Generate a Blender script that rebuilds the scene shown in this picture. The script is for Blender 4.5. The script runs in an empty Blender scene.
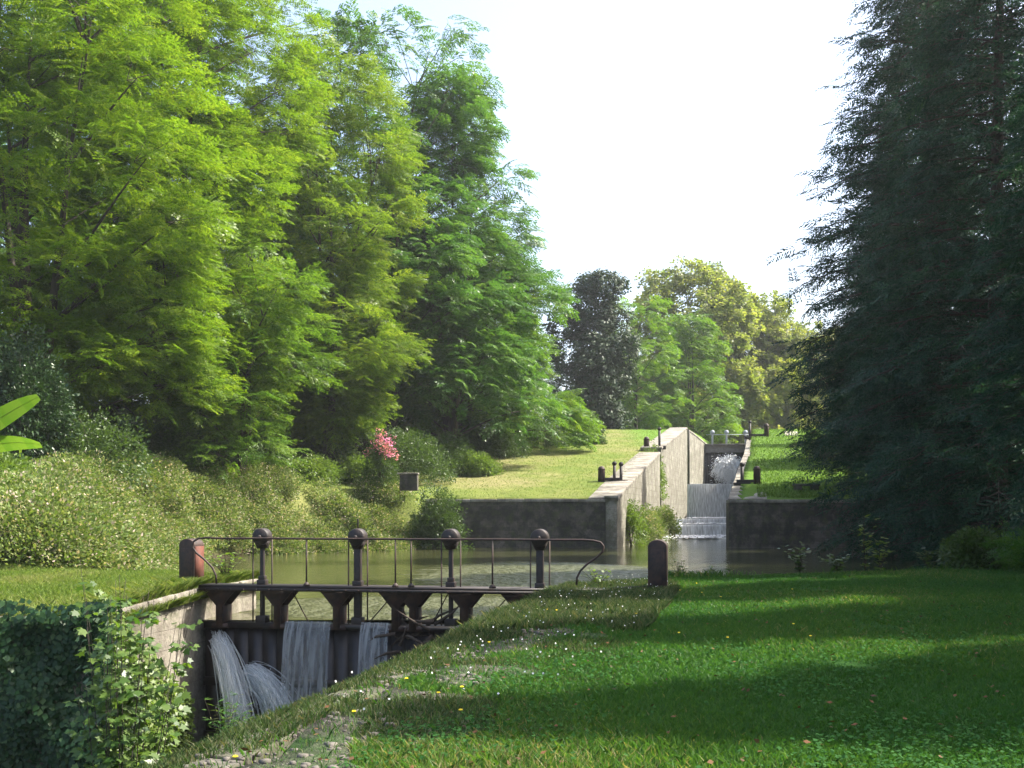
import bpy, math, random
import numpy as np
from mathutils import Vector
R = math.radians
random.seed(7)
rng = np.random.default_rng(11)
sc = bpy.context.scene
col = sc.collection
F, CX, CY, EYE = 1100.0, 512.0, 512.0, 1.67

def PX(x, Y): return (x - CX) * Y / F
def PZ(y, Y): return EYE + (CY - y) * Y / F
def P(x, y, Y): return (PX(x, Y), Y, PZ(y, Y))
def ss(t): t = np.clip(t, 0, 1); return t * t * (3 - 2 * t)

# ------------------------------------------------------------------ naming
def tag(o, label=None, cat=None, group=None, kind=None):
    if label: o['label'] = label
    if cat: o['category'] = cat
    if group: o['group'] = group
    if kind: o['kind'] = kind
    return o
def empty(name, loc=(0, 0, 0), rz=0.0):
    o = bpy.data.objects.new(name, None); col.objects.link(o)
    o.empty_display_size = 0.3
    o.location = loc; o.rotation_euler = (0, 0, rz)
    return o
def copy_tree(o, parent=None):
    c = o.copy(); col.objects.link(c)
    if parent is not None: c.parent = parent
    for ch in list(o.children): copy_tree(ch, c)
    return c

# ------------------------------------------------------------------ meshes
def np_mesh(name, V, idx, fs, mat, parent=None, tint=None, uv=None, smooth=False, loc=None):
    """V (n,3); idx flat loop vertex indices; fs = verts per face (int or array)."""
    me = bpy.data.meshes.new(name)
    V = np.asarray(V, dtype=np.float32); idx = np.asarray(idx, dtype=np.int32)
    me.vertices.add(len(V)); me.vertices.foreach_set('co', V.ravel())
    me.loops.add(len(idx)); me.loops.foreach_set('vertex_index', idx)
    if np.isscalar(fs):
        nf = len(idx) // fs; starts = np.arange(nf, dtype=np.int32) * fs
    else:
        fs = np.asarray(fs); nf = len(fs); starts = np.concatenate([[0], np.cumsum(fs)[:-1]]).astype(np.int32)
    me.polygons.add(nf); me.polygons.foreach_set('loop_start', starts)
    if smooth: me.polygons.foreach_set('use_smooth', np.ones(nf, dtype=bool))
    me.update(calc_edges=True)
    if tint is not None:
        a = me.attributes.new('tint', 'FLOAT', 'FACE'); a.data.foreach_set('value', np.asarray(tint, dtype=np.float32))
    if uv is not None:
        l = me.uv_layers.new(name='UVMap'); l.data.foreach_set('uv', np.asarray(uv, dtype=np.float32).ravel())
    me.validate()
    if mat: me.materials.append(mat)
    o = bpy.data.objects.new(name, me); col.objects.link(o)
    if parent is not None: o.parent = parent
    if loc is not None: o.location = loc
    return o

class MB:
    """collects boxes, tubes and prisms; build() links them as ONE mesh object"""
    def __init__(s): s.v = []; s.f = []; s.uv = []
    def quad(s, a, b, c, d, uv=None):
        n = len(s.v); s.v += [a, b, c, d]; s.f.append((n, n + 1, n + 2, n + 3)); s.uv.append(uv or ((0, 0), (1, 0), (1, 1), (0, 1)))
    def hexa(s, p):   # p: 8 points, bottom 0-3 ccw, top 4-7
        n = len(s.v); s.v += [tuple(q) for q in p]
        for f in ((3, 2, 1, 0), (4, 5, 6, 7), (0, 1, 5, 4), (1, 2, 6, 5), (2, 3, 7, 6), (3, 0, 4, 7)):
            s.f.append(tuple(n + i for i in f)); P_ = [p[i] for i in f]
            a = Vector(P_[0]); e1 = Vector(P_[1]) - a; e2 = Vector(P_[3]) - a
            s.uv.append(((0, 0), (e1.length, 0), (e1.length, e2.length), (0, e2.length)))
    def box(s, c, d, rz=0.0, rx=0.0, bev=0.0):
        cx, cy, cz = c; hx, hy, hz = d[0] / 2, d[1] / 2, d[2] / 2
        ca, sa = math.cos(rz), math.sin(rz)
        pts = []
        for z in (-hz, hz):
            for x, y in ((-hx, -hy), (hx, -hy), (hx, hy), (-hx, hy)):
                k = 1 - (bev / hx if z > 0 else 0)
                x_, y_ = x * k, y * k
                pts.append((cx + x_ * ca - y_ * sa, cy + x_ * sa + y_ * ca, cz + z))
        s.hexa(pts)
    def tube(s, pts, rad, n=8, cap=True):
        pts = [Vector(p) for p in pts]
        if not hasattr(rad, '__len__'): rad = [rad] * len(pts)
        rings = []; ref = None
        for i, p in enumerate(pts):
            d = (pts[min(i + 1, len(pts) - 1)] - pts[max(i - 1, 0)])
            if d.length < 1e-9: d = Vector((0, 0, 1))
            d.normalize()
            if ref is None: ref = Vector((1, 0, 0)) if abs(d.x) < .9 else Vector((0, 1, 0))
            u = (ref - d * ref.dot(d)).normalized(); w = d.cross(u); ref = u
            b = len(s.v)
            for k in range(n):
                a = 2 * math.pi * k / n
                s.v.append(tuple(p + (u * math.cos(a) + w * math.sin(a)) * rad[i]))
            rings.append(b)
        for i in range(len(rings) - 1):
            a, b = rings[i], rings[i + 1]
            for k in range(n):
                k2 = (k + 1) % n
                s.f.append((a + k, a + k2, b + k2, b + k))
                s.uv.append(((k / n, i), ((k + 1) / n, i), ((k + 1) / n, i + 1), (k / n, i + 1)))
        if cap:
            for b, rev in ((rings[0], True), (rings[-1], False)):
                f = [b + k for k in range(n)]
                if rev: f.reverse()
                s.f.append(tuple(f)); s.uv.append(tuple((0, 0) for _ in f))
    def prism(s, outline, org, ax, ay, thick):
        """2-D outline in plane (ax, ay) at org, extruded by the vector thick"""
        org, ax, ay, th = Vector(org), Vector(ax), Vector(ay), Vector(thick)
        a = [org + ax * p[0] + ay * p[1] for p in outline]; n = len(a); b0 = len(s.v)
        s.v += [tuple(p) for p in a] + [tuple(p + th) for p in a]
        s.f.append(tuple(b0 + i for i in range(n))); s.uv.append(tuple(tuple(p) for p in outline))
        s.f.append(tuple(b0 + n + i for i in reversed(range(n)))); s.uv.append(tuple(tuple(p) for p in reversed(outline)))
        for i in range(n):
            j = (i + 1) % n
            s.f.append((b0 + j, b0 + i, b0 + n + i, b0 + n + j)); s.uv.append(((0, 0), (1, 0), (1, 1), (0, 1)))
    def build(s, name, mat, parent=None, smooth=False, bevel=0.0, off=(0, 0, 0)):
        V = np.array(s.v, dtype=np.float32) - np.array(off, dtype=np.float32)
        idx = [i for f in s.f for i in f]; fs = [len(f) for f in s.f]
        uv = [c for u in s.uv for c in u]
        o = np_mesh(name, V, idx, fs, mat, parent, uv=uv, smooth=smooth)
        if bevel:
            m = o.modifiers.new('bevel', 'BEVEL'); m.width = bevel; m.segments = 2; m.limit_method = 'ANGLE'
        return o

# ------------------------------------------------------------------ materials
def new_mat(name):
    m = bpy.data.materials.new(name); m.use_nodes = True
    nt = m.node_tree; nt.nodes.clear()
    out = nt.nodes.new('ShaderNodeOutputMaterial')
    return m, nt, out
def N(nt, t, **k):
    n = nt.nodes.new(t)
    for a, b in k.items():
        if a in n.bl_rna.properties.keys(): setattr(n, a, b)
        else: n.inputs[a].default_value = b
    return n
def L(nt, a, b): nt.links.new(a, b)
def ramp(nt, fac, stops, interp='LINEAR'):
    r = nt.nodes.new('ShaderNodeValToRGB'); r.color_ramp.interpolation = interp
    e = r.color_ramp.elements
    while len(e) < len(stops): e.new(0.5)
    for i, (p, c) in enumerate(stops):
        e[i].position = p; e[i].color = (c[0], c[1], c[2], 1) if len(c) == 3 else c
    L(nt, fac, r.inputs[0]); return r
def coords(nt, kind='Object', scale=(1, 1, 1)):
    t = nt.nodes.new('ShaderNodeTexCoord'); mp = nt.nodes.new('ShaderNodeMapping')
    mp.inputs['Scale'].default_value = scale
    L(nt, t.outputs[kind], mp.inputs[0]); return mp.outputs[0]
def noise(nt, vec, scale, detail=4, rough=.55):
    n = N(nt, 'ShaderNodeTexNoise'); n.inputs['Scale'].default_value = scale
    n.inputs['Detail'].default_value = detail; n.inputs['Roughness'].default_value = rough
    if vec is not None: L(nt, vec, n.inputs['Vector'])
    return n
def mixc(nt, fac, a, b, mode='MIX'):
    m = nt.nodes.new('ShaderNodeMix'); m.data_type = 'RGBA'; m.blend_type = mode
    for s, v in ((m.inputs['Factor'], fac), (m.inputs['A'], a), (m.inputs['B'], b)):
        if hasattr(v, 'links'): L(nt, v, s)
        elif isinstance(v, (int, float)): s.default_value = v
        else: s.default_value = (*v, 1)
    # colour sockets of Mix share names; pick the RGBA ones explicitly
    return m
def mixcol(nt, fac, a, b, mode='MIX'):
    m = nt.nodes.new('ShaderNodeMix'); m.data_type = 'RGBA'; m.blend_type = mode
    ins = (m.inputs[0], m.inputs[6], m.inputs[7])
    for s, v in zip(ins, (fac, a, b)):
        if hasattr(v, 'is_linked'): L(nt, v, s)
        elif isinstance(v, (int, float)): s.default_value = v
        else: s.default_value = (v[0], v[1], v[2], 1)
    return m.outputs[2]
def bump(nt, h, strength, dist=.05):
    b = N(nt, 'ShaderNodeBump'); b.inputs['Strength'].default_value = strength; b.inputs['Distance'].default_value = dist
    L(nt, h, b.inputs['Height']); return b.outputs[0]

def leaf_mat(name, stops, trans=.4, rough=.5, spec=.3, tcol=1.6, brown=None):
    m, nt, out = new_mat(name)
    at = N(nt, 'ShaderNodeAttribute'); at.attribute_name = 'tint'
    r = ramp(nt, at.outputs['Fac'], stops)
    p = N(nt, 'ShaderNodeBsdfPrincipled'); p.inputs['Roughness'].default_value = rough
    p.inputs['Specular IOR Level'].default_value = spec
    L(nt, r.outputs[0], p.inputs['Base Color'])
    t = N(nt, 'ShaderNodeBsdfTranslucent')
    tc = mixcol(nt, 1.0, r.outputs[0], (tcol, tcol * 1.05, tcol * .45), 'MULTIPLY')
    L(nt, tc, t.inputs['Color'])
    mx = N(nt, 'ShaderNodeMixShader'); mx.inputs[0].default_value = trans
    L(nt, p.outputs[0], mx.inputs[1]); L(nt, t.outputs[0], mx.inputs[2]); L(nt, mx.outputs[0], out.inputs[0])
    return m
def bark_mat(name, a, b):
    m, nt, out = new_mat(name)
    c = coords(nt, 'Object', (1, 1, .25)); n = noise(nt, c, 9, 5)
    r = ramp(nt, n.outputs[0], [(.3, a), (.7, b)])
    p = N(nt, 'ShaderNodeBsdfPrincipled'); p.inputs['Roughness'].default_value = .9
    L(nt, r.outputs[0], p.inputs['Base Color']); L(nt, bump(nt, n.outputs[0], .7, .05), p.inputs['Normal'])
    L(nt, p.outputs[0], out.inputs[0]); return m
def rusty_mat(name, a, b, scale=6, rough=.75, metal=0.0):
    m, nt, out = new_mat(name)
    c = coords(nt); n = noise(nt, c, scale, 6, .65)
    r = ramp(nt, n.outputs[0], [(.32, a), (.68, b)])
    p = N(nt, 'ShaderNodeBsdfPrincipled'); p.inputs['Roughness'].default_value = rough; p.inputs['Metallic'].default_value = metal
    L(nt, r.outputs[0], p.inputs['Base Color']); L(nt, bump(nt, n.outputs[0], .4, .01), p.inputs['Normal'])
    L(nt, p.outputs[0], out.inputs[0]); return m
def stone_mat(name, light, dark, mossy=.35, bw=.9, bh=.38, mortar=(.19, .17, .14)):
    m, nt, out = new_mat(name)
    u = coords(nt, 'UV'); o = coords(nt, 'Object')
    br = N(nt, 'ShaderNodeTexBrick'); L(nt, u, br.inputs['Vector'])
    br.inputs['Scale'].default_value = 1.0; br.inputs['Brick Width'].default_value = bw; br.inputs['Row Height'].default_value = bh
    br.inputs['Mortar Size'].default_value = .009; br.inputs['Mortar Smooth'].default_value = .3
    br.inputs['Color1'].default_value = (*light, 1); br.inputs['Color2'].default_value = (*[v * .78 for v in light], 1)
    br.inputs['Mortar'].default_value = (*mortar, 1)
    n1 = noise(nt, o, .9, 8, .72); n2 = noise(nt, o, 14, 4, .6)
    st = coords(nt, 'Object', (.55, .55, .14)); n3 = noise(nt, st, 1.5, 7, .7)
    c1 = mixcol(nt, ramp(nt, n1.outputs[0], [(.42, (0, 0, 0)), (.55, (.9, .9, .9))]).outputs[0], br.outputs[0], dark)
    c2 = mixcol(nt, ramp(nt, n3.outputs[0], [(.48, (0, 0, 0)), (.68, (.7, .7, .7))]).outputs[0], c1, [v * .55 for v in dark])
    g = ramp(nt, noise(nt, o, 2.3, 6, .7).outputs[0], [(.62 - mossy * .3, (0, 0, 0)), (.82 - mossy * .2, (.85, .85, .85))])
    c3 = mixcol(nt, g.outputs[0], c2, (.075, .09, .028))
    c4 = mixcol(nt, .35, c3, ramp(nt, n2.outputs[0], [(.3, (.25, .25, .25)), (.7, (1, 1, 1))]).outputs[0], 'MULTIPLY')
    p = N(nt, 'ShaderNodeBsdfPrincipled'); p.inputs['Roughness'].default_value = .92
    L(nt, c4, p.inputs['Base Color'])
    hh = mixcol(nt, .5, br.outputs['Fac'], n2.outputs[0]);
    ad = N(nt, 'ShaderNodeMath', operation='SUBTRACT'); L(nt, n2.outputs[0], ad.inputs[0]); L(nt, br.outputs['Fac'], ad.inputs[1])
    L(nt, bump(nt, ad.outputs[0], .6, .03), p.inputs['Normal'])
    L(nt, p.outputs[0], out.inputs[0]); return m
def water_mat(name, deep, bscale=2.2, bstr=.25, rough=.04, ruffle=None):
    m, nt, out = new_mat(name)
    c = coords(nt, 'Object', (1, .45, 1)); n = noise(nt, c, bscale, 3, .5); n2 = noise(nt, c, bscale * 5, 2, .5)
    a = N(nt, 'ShaderNodeMath', operation='MULTIPLY_ADD'); L(nt, n2.outputs[0], a.inputs[0]); a.inputs[1].default_value = .25; L(nt, n.outputs[0], a.inputs[2])
    p = N(nt, 'ShaderNodeBsdfPrincipled'); p.inputs['Base Color'].default_value = (*deep, 1)
    p.inputs['Roughness'].default_value = rough; p.inputs['IOR'].default_value = 1.33
    if ruffle:     # wind ruffled patches: rougher ripples there
        o = coords(nt, 'Object'); last = None
        for rf in ruffle:
            vd = N(nt, 'ShaderNodeVectorMath', operation='SUBTRACT'); L(nt, o, vd.inputs[0]); vd.inputs[1].default_value = (rf[0], rf[1], -.76)
            vm = N(nt, 'ShaderNodeVectorMath', operation='MULTIPLY'); L(nt, vd.outputs[0], vm.inputs[0]); vm.inputs[1].default_value = (1 / rf[2], 1 / rf[3], 0)
            ln = N(nt, 'ShaderNodeVectorMath', operation='LENGTH'); L(nt, vm.outputs[0], ln.inputs[0])
            if last is None: last = ln.outputs['Value']
            else:
                mn = N(nt, 'ShaderNodeMath', operation='MINIMUM'); L(nt, last, mn.inputs[0]); L(nt, ln.outputs['Value'], mn.inputs[1]); last = mn.outputs[0]
        nz = noise(nt, coords(nt, 'Object', (.5, 1.4, 1)), .8, 4, .6); ad = N(nt, 'ShaderNodeMath', operation='MULTIPLY_ADD'); L(nt, nz.outputs[0], ad.inputs[0]); ad.inputs[1].default_value = .8; L(nt, last, ad.inputs[2])
        mr = N(nt, 'ShaderNodeMapRange'); L(nt, ad.outputs[0], mr.inputs[0]); mr.inputs[1].default_value = 1.30; mr.inputs[2].default_value = 1.12
        mr.inputs[3].default_value = 1.0; mr.inputs[4].default_value = 14.0
        hm = N(nt, 'ShaderNodeMath', operation='MULTIPLY'); L(nt, a.outputs[0], hm.inputs[0]); L(nt, mr.outputs[0], hm.inputs[1]); a = hm
        rr = N(nt, 'ShaderNodeMapRange'); L(nt, mr.outputs[0], rr.inputs[0]); rr.inputs[1].default_value = 1; rr.inputs[2].default_value = 14; rr.inputs[3].default_value = rough; rr.inputs[4].default_value = .42
        L(nt, rr.outputs[0], p.inputs['Roughness'])
    L(nt, bump(nt, a.outputs[0], bstr, .06), p.inputs['Normal'])
    L(nt, p.outputs[0], out.inputs[0]); return m
def fall_mat(name, lo=.38, hi=.62, sx=9, alpha0=.05, top=1.0):
    """falling water: white streaks with clear gaps between them"""
    m, nt, out = new_mat(name)
    u = coords(nt, 'UV', (sx, .55, 1)); n = noise(nt, u, 1.6, 5, .62)
    r = ramp(nt, n.outputs[0], [(lo, (alpha0,) * 3), (hi, (top,) * 3)])
    p = N(nt, 'ShaderNodeBsdfPrincipled'); p.inputs['Base Color'].default_value = (.78, .82, .84, 1)
    p.inputs['Roughness'].default_value = .35
    tl = N(nt, 'ShaderNodeBsdfTranslucent'); tl.inputs[0].default_value = (.8, .84, .86, 1)
    m1 = N(nt, 'ShaderNodeMixShader'); m1.inputs[0].default_value = .4; L(nt, p.outputs[0], m1.inputs[1]); L(nt, tl.outputs[0], m1.inputs[2])
    t = N(nt, 'ShaderNodeBsdfTransparent'); mx = N(nt, 'ShaderNodeMixShader')
    L(nt, r.outputs[0], mx.inputs[0]); L(nt, t.outputs[0], mx.inputs[1]); L(nt, m1.outputs[0], mx.inputs[2])
    L(nt, bump(nt, n.outputs[0], .6, .05), p.inputs['Normal'])
    L(nt, mx.outputs[0], out.inputs[0]); return m
def plain(name, c, rough=.8, spec=.3):
    m, nt, out = new_mat(name)
    o = coords(nt); n = noise(nt, o, 12, 3)
    r = ramp(nt, n.outputs[0], [(.3, tuple(v * .75 for v in c)), (.7, tuple(min(1, v * 1.2) for v in c))])
    p = N(nt, 'ShaderNodeBsdfPrincipled'); p.inputs['Roughness'].default_value = rough
    p.inputs['Specular IOR Level'].default_value = spec
    L(nt, r.outputs[0], p.inputs['Base Color']); L(nt, p.outputs[0], out.inputs[0]); return m

M = {}
M['locust'] = leaf_mat('locust_leaf', [(0, (.050, .105, .008)), (.5, (.105, .180, .012)), (1, (.195, .250, .022))], .40, .45, .3, 1.75)
M['locust_green'] = leaf_mat('locust_green_leaf', [(0, (.036, .090, .012)), (.5, (.078, .148, .017)), (1, (.145, .210, .026))], .40, .45, .3, 1.75)
M['locust_yellow'] = leaf_mat('locust_yellow_leaf', [(0, (.048, .100, .012)), (.5, (.105, .170, .018)), (1, (.195, .235, .030))], .40, .45, .3, 1.7)
M['tall'] = leaf_mat('tall_tree_leaf', [(0, (.028, .080, .018)), (.5, (.055, .125, .024)), (1, (.105, .175, .030))], .38, .42, .35, 1.7)
M['oak'] = leaf_mat('dark_oak_leaf', [(0, (.014, .032, .014)), (.6, (.025, .050, .020)), (1, (.07, .09, .04))], .2, .55, .25, 1.4)
M['plane'] = leaf_mat('plane_leaf', [(0, (.08, .12, .028)), (.5, (.155, .185, .045)), (1, (.27, .26, .085))], .42, .5, .3, 1.8)
M['conifer'] = leaf_mat('conifer_needles', [(0, (.014, .042, .030)), (.7, (.026, .070, .046)), (.97, (.045, .10, .04)), (1, (.13, .09, .02))], .25, .6, .15, 1.4)
M['holly'] = leaf_mat('holly_leaf', [(0, (.018, .045, .014)), (1, (.045, .085, .025))], .15, .34, .5, 1.4)
M['shrub'] = leaf_mat('shrub_leaf', [(0, (.03, .06, .018)), (1, (.08, .13, .03))], .3, .45, .4, 1.6)
M['shrub_light'] = leaf_mat('light_shrub_leaf', [(0, (.07, .13, .02)), (1, (.15, .21, .04))], .35, .45, .4, 1.6)
M['bank'] = leaf_mat('bank_leaf', [(0, (.07, .125, .025)), (.45, (.125, .18, .045)), (.74, (.21, .24, .09)), (.82, (.40, .33, .27)), (1, (.55, .42, .38))], .35, .6, .2, 1.3)
M['ivy'] = leaf_mat('ivy_leaf', [(0, (.009, .030, .010)), (.8, (.020, .055, .016)), (1, (.05, .09, .028))], .12, .42, .22, 1.4)
M['maple'] = leaf_mat('maple_leaf', [(0, (.035, .085, .014)), (1, (.10, .16, .025))], .38, .4, .4, 1.7)
M['banana'] = leaf_mat('banana_leaf', [(0, (.07, .14, .02)), (1, (.10, .17, .03))], .4, .4, .5, 1.6)
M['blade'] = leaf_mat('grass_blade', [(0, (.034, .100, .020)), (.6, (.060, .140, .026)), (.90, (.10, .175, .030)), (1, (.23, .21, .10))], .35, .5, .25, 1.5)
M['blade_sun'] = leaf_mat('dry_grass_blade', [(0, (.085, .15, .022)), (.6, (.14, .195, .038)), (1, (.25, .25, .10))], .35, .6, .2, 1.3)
M['far_turf'] = leaf_mat('far_turf_blade', [(0, (.06, .13, .02)), (1, (.13, .20, .035))], .3, .6, .2, 1.4)
M['clover'] = leaf_mat('clover_leaf', [(0, (.025, .085, .02)), (1, (.05, .13, .035))], .3, .8, .05, 1.4)
M['bank_turf'] = leaf_mat('bank_turf_blade', [(0, (.08, .17, .02)), (1, (.17, .25, .04))], .4, .6, .2, 1.5)
M['shrub_rib'] = plain('leaf_midrib', (.22, .30, .07), .6)
M['pink'] = leaf_mat('pink_blossom', [(0, (.58, .14, .30)), (1, (.82, .36, .52))], .3, .5, .2, 1.1)
M['white_flower'] = leaf_mat('white_petal', [(0, (.7, .7, .68)), (1, (.8, .8, .8))], .2, .6, .2, 1.0)
M['yellow_flower'] = leaf_mat('yellow_petal', [(0, (.75, .55, .02)), (1, (.85, .7, .03))], .2, .6, .2, 1.0)
M['dead_leaf'] = leaf_mat('dead_leaf', [(0, (.06, .035, .018)), (1, (.15, .065, .025))], .1, .7, .2, 1.0)
M['bark'] = bark_mat('bark', (.022, .017, .012), (.07, .055, .042))
M['bark_grey'] = bark_mat('grey_bark', (.06, .055, .045), (.16, .14, .12))
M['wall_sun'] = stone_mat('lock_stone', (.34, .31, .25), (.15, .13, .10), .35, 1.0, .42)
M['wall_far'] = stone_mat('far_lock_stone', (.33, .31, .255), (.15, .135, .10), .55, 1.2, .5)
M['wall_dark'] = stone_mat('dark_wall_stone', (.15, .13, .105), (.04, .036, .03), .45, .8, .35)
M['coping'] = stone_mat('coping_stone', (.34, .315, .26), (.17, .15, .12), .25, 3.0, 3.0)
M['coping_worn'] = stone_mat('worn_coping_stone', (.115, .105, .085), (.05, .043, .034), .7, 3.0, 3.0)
M['iron'] = rusty_mat('painted_iron', (.009, .008, .008), (.032, .019, .014), 7, .6)
M['iron_worn'] = rusty_mat('worn_iron', (.014, .011, .010), (.060, .029, .019), 7, .7)
M['rust'] = rusty_mat('rusty_plate', (.065, .018, .009), (.125, .034, .016), 5, .8)
M['greyrail'] = rusty_mat('pale_rail', (.20, .22, .24), (.34, .36, .38), 6, .6)
M['wetwood'] = rusty_mat('wet_gate_wood', (.006, .005, .005), (.022, .016, .013), 4, .5)
M['gatewood'] = rusty_mat('old_gate_wood', (.045, .038, .032), (.10, .088, .075), 3, .8)
M['gatepale'] = rusty_mat('weathered_beam', (.13, .12, .105), (.21, .195, .17), 3, .85)
M['water'] = water_mat('basin_water', (.060, .064, .026), 2.4, .6, .05, ((1.2, 43, 6.0, 12.0), (-2.2, 28.3, 6.5, 4.2)))
M['water_low'] = water_mat('lower_water', (.03, .035, .025), 3, .5, .08)
M['water_fast'] = water_mat('moving_water', (.42, .47, .50), 4, .6, .15)
M['fall'] = fall_mat('falling_water', .32, .80, 6, .04, .62)
M['fall_far'] = fall_mat('far_falling_water', .30, .66, 5, .35)
M['foam'] = plain('foam', (.82, .84, .84), .6)
def spray_mat():
    m, nt, out = new_mat('water_spray'); p = N(nt, 'ShaderNodeBsdfPrincipled'); p.inputs['Base Color'].default_value = (.8, .84, .86, 1); p.inputs['Roughness'].default_value = .5
    tl = N(nt, 'ShaderNodeBsdfTranslucent'); tl.inputs[0].default_value = (.85, .88, .9, 1); m1 = N(nt, 'ShaderNodeMixShader'); m1.inputs[0].default_value = .5; L(nt, p.outputs[0], m1.inputs[1]); L(nt, tl.outputs[0], m1.inputs[2])
    t = N(nt, 'ShaderNodeBsdfTransparent'); mx = N(nt, 'ShaderNodeMixShader'); mx.inputs[0].default_value = .34; L(nt, t.outputs[0], mx.inputs[1]); L(nt, m1.outputs[0], mx.inputs[2]); L(nt, mx.outputs[0], out.inputs[0]); return m
M['spray'] = spray_mat()
M['driftwood'] = plain('driftwood_bark', (.06, .045, .034), .95)

def ground_mat():
    m, nt, out = new_mat('ground_turf')
    g = coords(nt, 'Object')
    sx = N(nt, 'ShaderNodeSeparateXYZ'); L(nt, g, sx.inputs[0])
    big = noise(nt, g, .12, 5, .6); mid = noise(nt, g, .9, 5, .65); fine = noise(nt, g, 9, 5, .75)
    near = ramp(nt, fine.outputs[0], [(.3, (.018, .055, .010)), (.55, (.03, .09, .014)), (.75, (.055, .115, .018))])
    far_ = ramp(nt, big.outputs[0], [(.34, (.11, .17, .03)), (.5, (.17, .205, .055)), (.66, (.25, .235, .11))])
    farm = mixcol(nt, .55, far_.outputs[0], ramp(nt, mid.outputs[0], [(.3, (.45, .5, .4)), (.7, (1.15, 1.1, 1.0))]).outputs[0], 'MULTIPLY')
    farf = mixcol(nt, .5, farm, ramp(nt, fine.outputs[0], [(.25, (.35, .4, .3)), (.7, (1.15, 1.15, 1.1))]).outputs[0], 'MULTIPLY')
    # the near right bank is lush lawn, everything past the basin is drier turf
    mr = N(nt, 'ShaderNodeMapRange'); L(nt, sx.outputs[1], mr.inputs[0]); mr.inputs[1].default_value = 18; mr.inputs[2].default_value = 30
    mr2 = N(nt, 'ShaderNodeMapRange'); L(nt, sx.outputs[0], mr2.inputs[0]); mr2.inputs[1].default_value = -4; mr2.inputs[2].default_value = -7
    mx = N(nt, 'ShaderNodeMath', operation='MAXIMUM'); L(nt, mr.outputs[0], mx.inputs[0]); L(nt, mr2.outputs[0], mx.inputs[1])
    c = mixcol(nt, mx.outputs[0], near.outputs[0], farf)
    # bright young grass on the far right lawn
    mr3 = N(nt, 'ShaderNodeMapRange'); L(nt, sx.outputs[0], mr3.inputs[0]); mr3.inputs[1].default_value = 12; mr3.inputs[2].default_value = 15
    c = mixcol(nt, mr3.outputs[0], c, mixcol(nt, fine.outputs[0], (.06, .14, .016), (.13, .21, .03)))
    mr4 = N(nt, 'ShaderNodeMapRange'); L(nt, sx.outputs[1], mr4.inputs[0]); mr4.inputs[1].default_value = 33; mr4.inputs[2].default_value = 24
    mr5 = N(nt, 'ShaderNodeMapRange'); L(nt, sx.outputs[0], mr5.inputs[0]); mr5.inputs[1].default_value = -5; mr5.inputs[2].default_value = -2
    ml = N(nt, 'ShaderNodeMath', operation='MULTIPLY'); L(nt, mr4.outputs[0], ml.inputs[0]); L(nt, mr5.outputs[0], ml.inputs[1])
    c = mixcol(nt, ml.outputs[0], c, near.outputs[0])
    # bed of basin and steep earth: bare dark mud below the lawn
    mz = N(nt, 'ShaderNodeMapRange'); L(nt, sx.outputs[2], mz.inputs[0]); mz.inputs[1].default_value = -.12; mz.inputs[2].default_value = -.7
    c = mixcol(nt, mz.outputs[0], c, mixcol(nt, mid.outputs[0], (.035, .03, .018), (.09, .075, .045)))
    # the woods' floor is leaf litter
    at = N(nt, 'ShaderNodeAttribute'); at.attribute_name = 'litter'
    c = mixcol(nt, at.outputs['Fac'], c, mixcol(nt, mid.outputs[0], (.03, .026, .014), (.08, .07, .035)))
    at2 = N(nt, 'ShaderNodeAttribute'); at2.attribute_name = 'bare'
    bm_ = N(nt, 'ShaderNodeMath', operation='MULTIPLY_ADD'); L(nt, mid.outputs[0], bm_.inputs[0]); bm_.inputs[1].default_value = 1.6; bm_.inputs[2].default_value = -.45
    bm2 = N(nt, 'ShaderNodeMath', operation='MULTIPLY', use_clamp=True); L(nt, bm_.outputs[0], bm2.inputs[0]); L(nt, at2.outputs['Fac'], bm2.inputs[1])
    c = mixcol(nt, bm2.outputs[0], c, ramp(nt, fine.outputs[0], [(.3, (.05, .04, .03)), (.7, (.19, .165, .14))]).outputs[0])
    p = N(nt, 'ShaderNodeBsdfPrincipled'); p.inputs['Roughness'].default_value = 1.0; p.inputs['Specular IOR Level'].default_value = .1
    L(nt, c, p.inputs['Base Color'])
    L(nt, bump(nt, fine.outputs[0], .9, .12), p.inputs['Normal'])
    L(nt, p.outputs[0], out.inputs[0]); return m
M['ground'] = ground_mat()

# ------------------------------------------------------------------ plan of the canal (camera at x=0,y=0, looking along +y)
PROF_Y = [-60, 60, 74, 78, 90, 103, 118, 132, 140, 200, 260, 420, 900]
PROF_Z = [2.2, 2.3, 2.45, 3.25, 5.3, 7.35, 9.6, 11.55, 12.0, 12.0, 11.0, 9.0, 4.0]
def prof(Y): return np.interp(Y, PROF_Y, PROF_Z)
LW = [(74, 7.06), (105, 14.5), (132, 21.0), (150, 26.3), (190, 37)]     # far lock: inner face of its left wall (y, x)
RW = [(73.6, 14.46), (79, 15.8), (90, 18.5), (103, 21.8), (118, 25.2), (133, 28.6), (150, 32.4), (190, 43.5)]
def xl(Y): return float(np.interp(Y, [a for a, b in LW], [b for a, b in LW]))
def xr(Y): return float(np.interp(Y, [a for a, b in RW], [b for a, b in RW]))
def nl(Y): return -7.0 + .207 * (Y - 24.8)      # near lock, left wall face
def nr(Y): return -2.14 + .207 * (Y - 8.2)      # near lock, right wall face
BASIN = [(nl(24.8), 24.6), (nl(27.4), 27.4), (-10, 32), (-14, 42), (-16, 52), (-14.6, 62), (-9, 69.5), (-5.0, 74),
         (7.06, 74), (14.46, 73.6), (40, 73.0), (37, 64), (31, 50), (24, 39), (18, 32.6), (12, 29.8), (7, 29), (3.2, 27.5), (nr(24), 24.6)]
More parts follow.
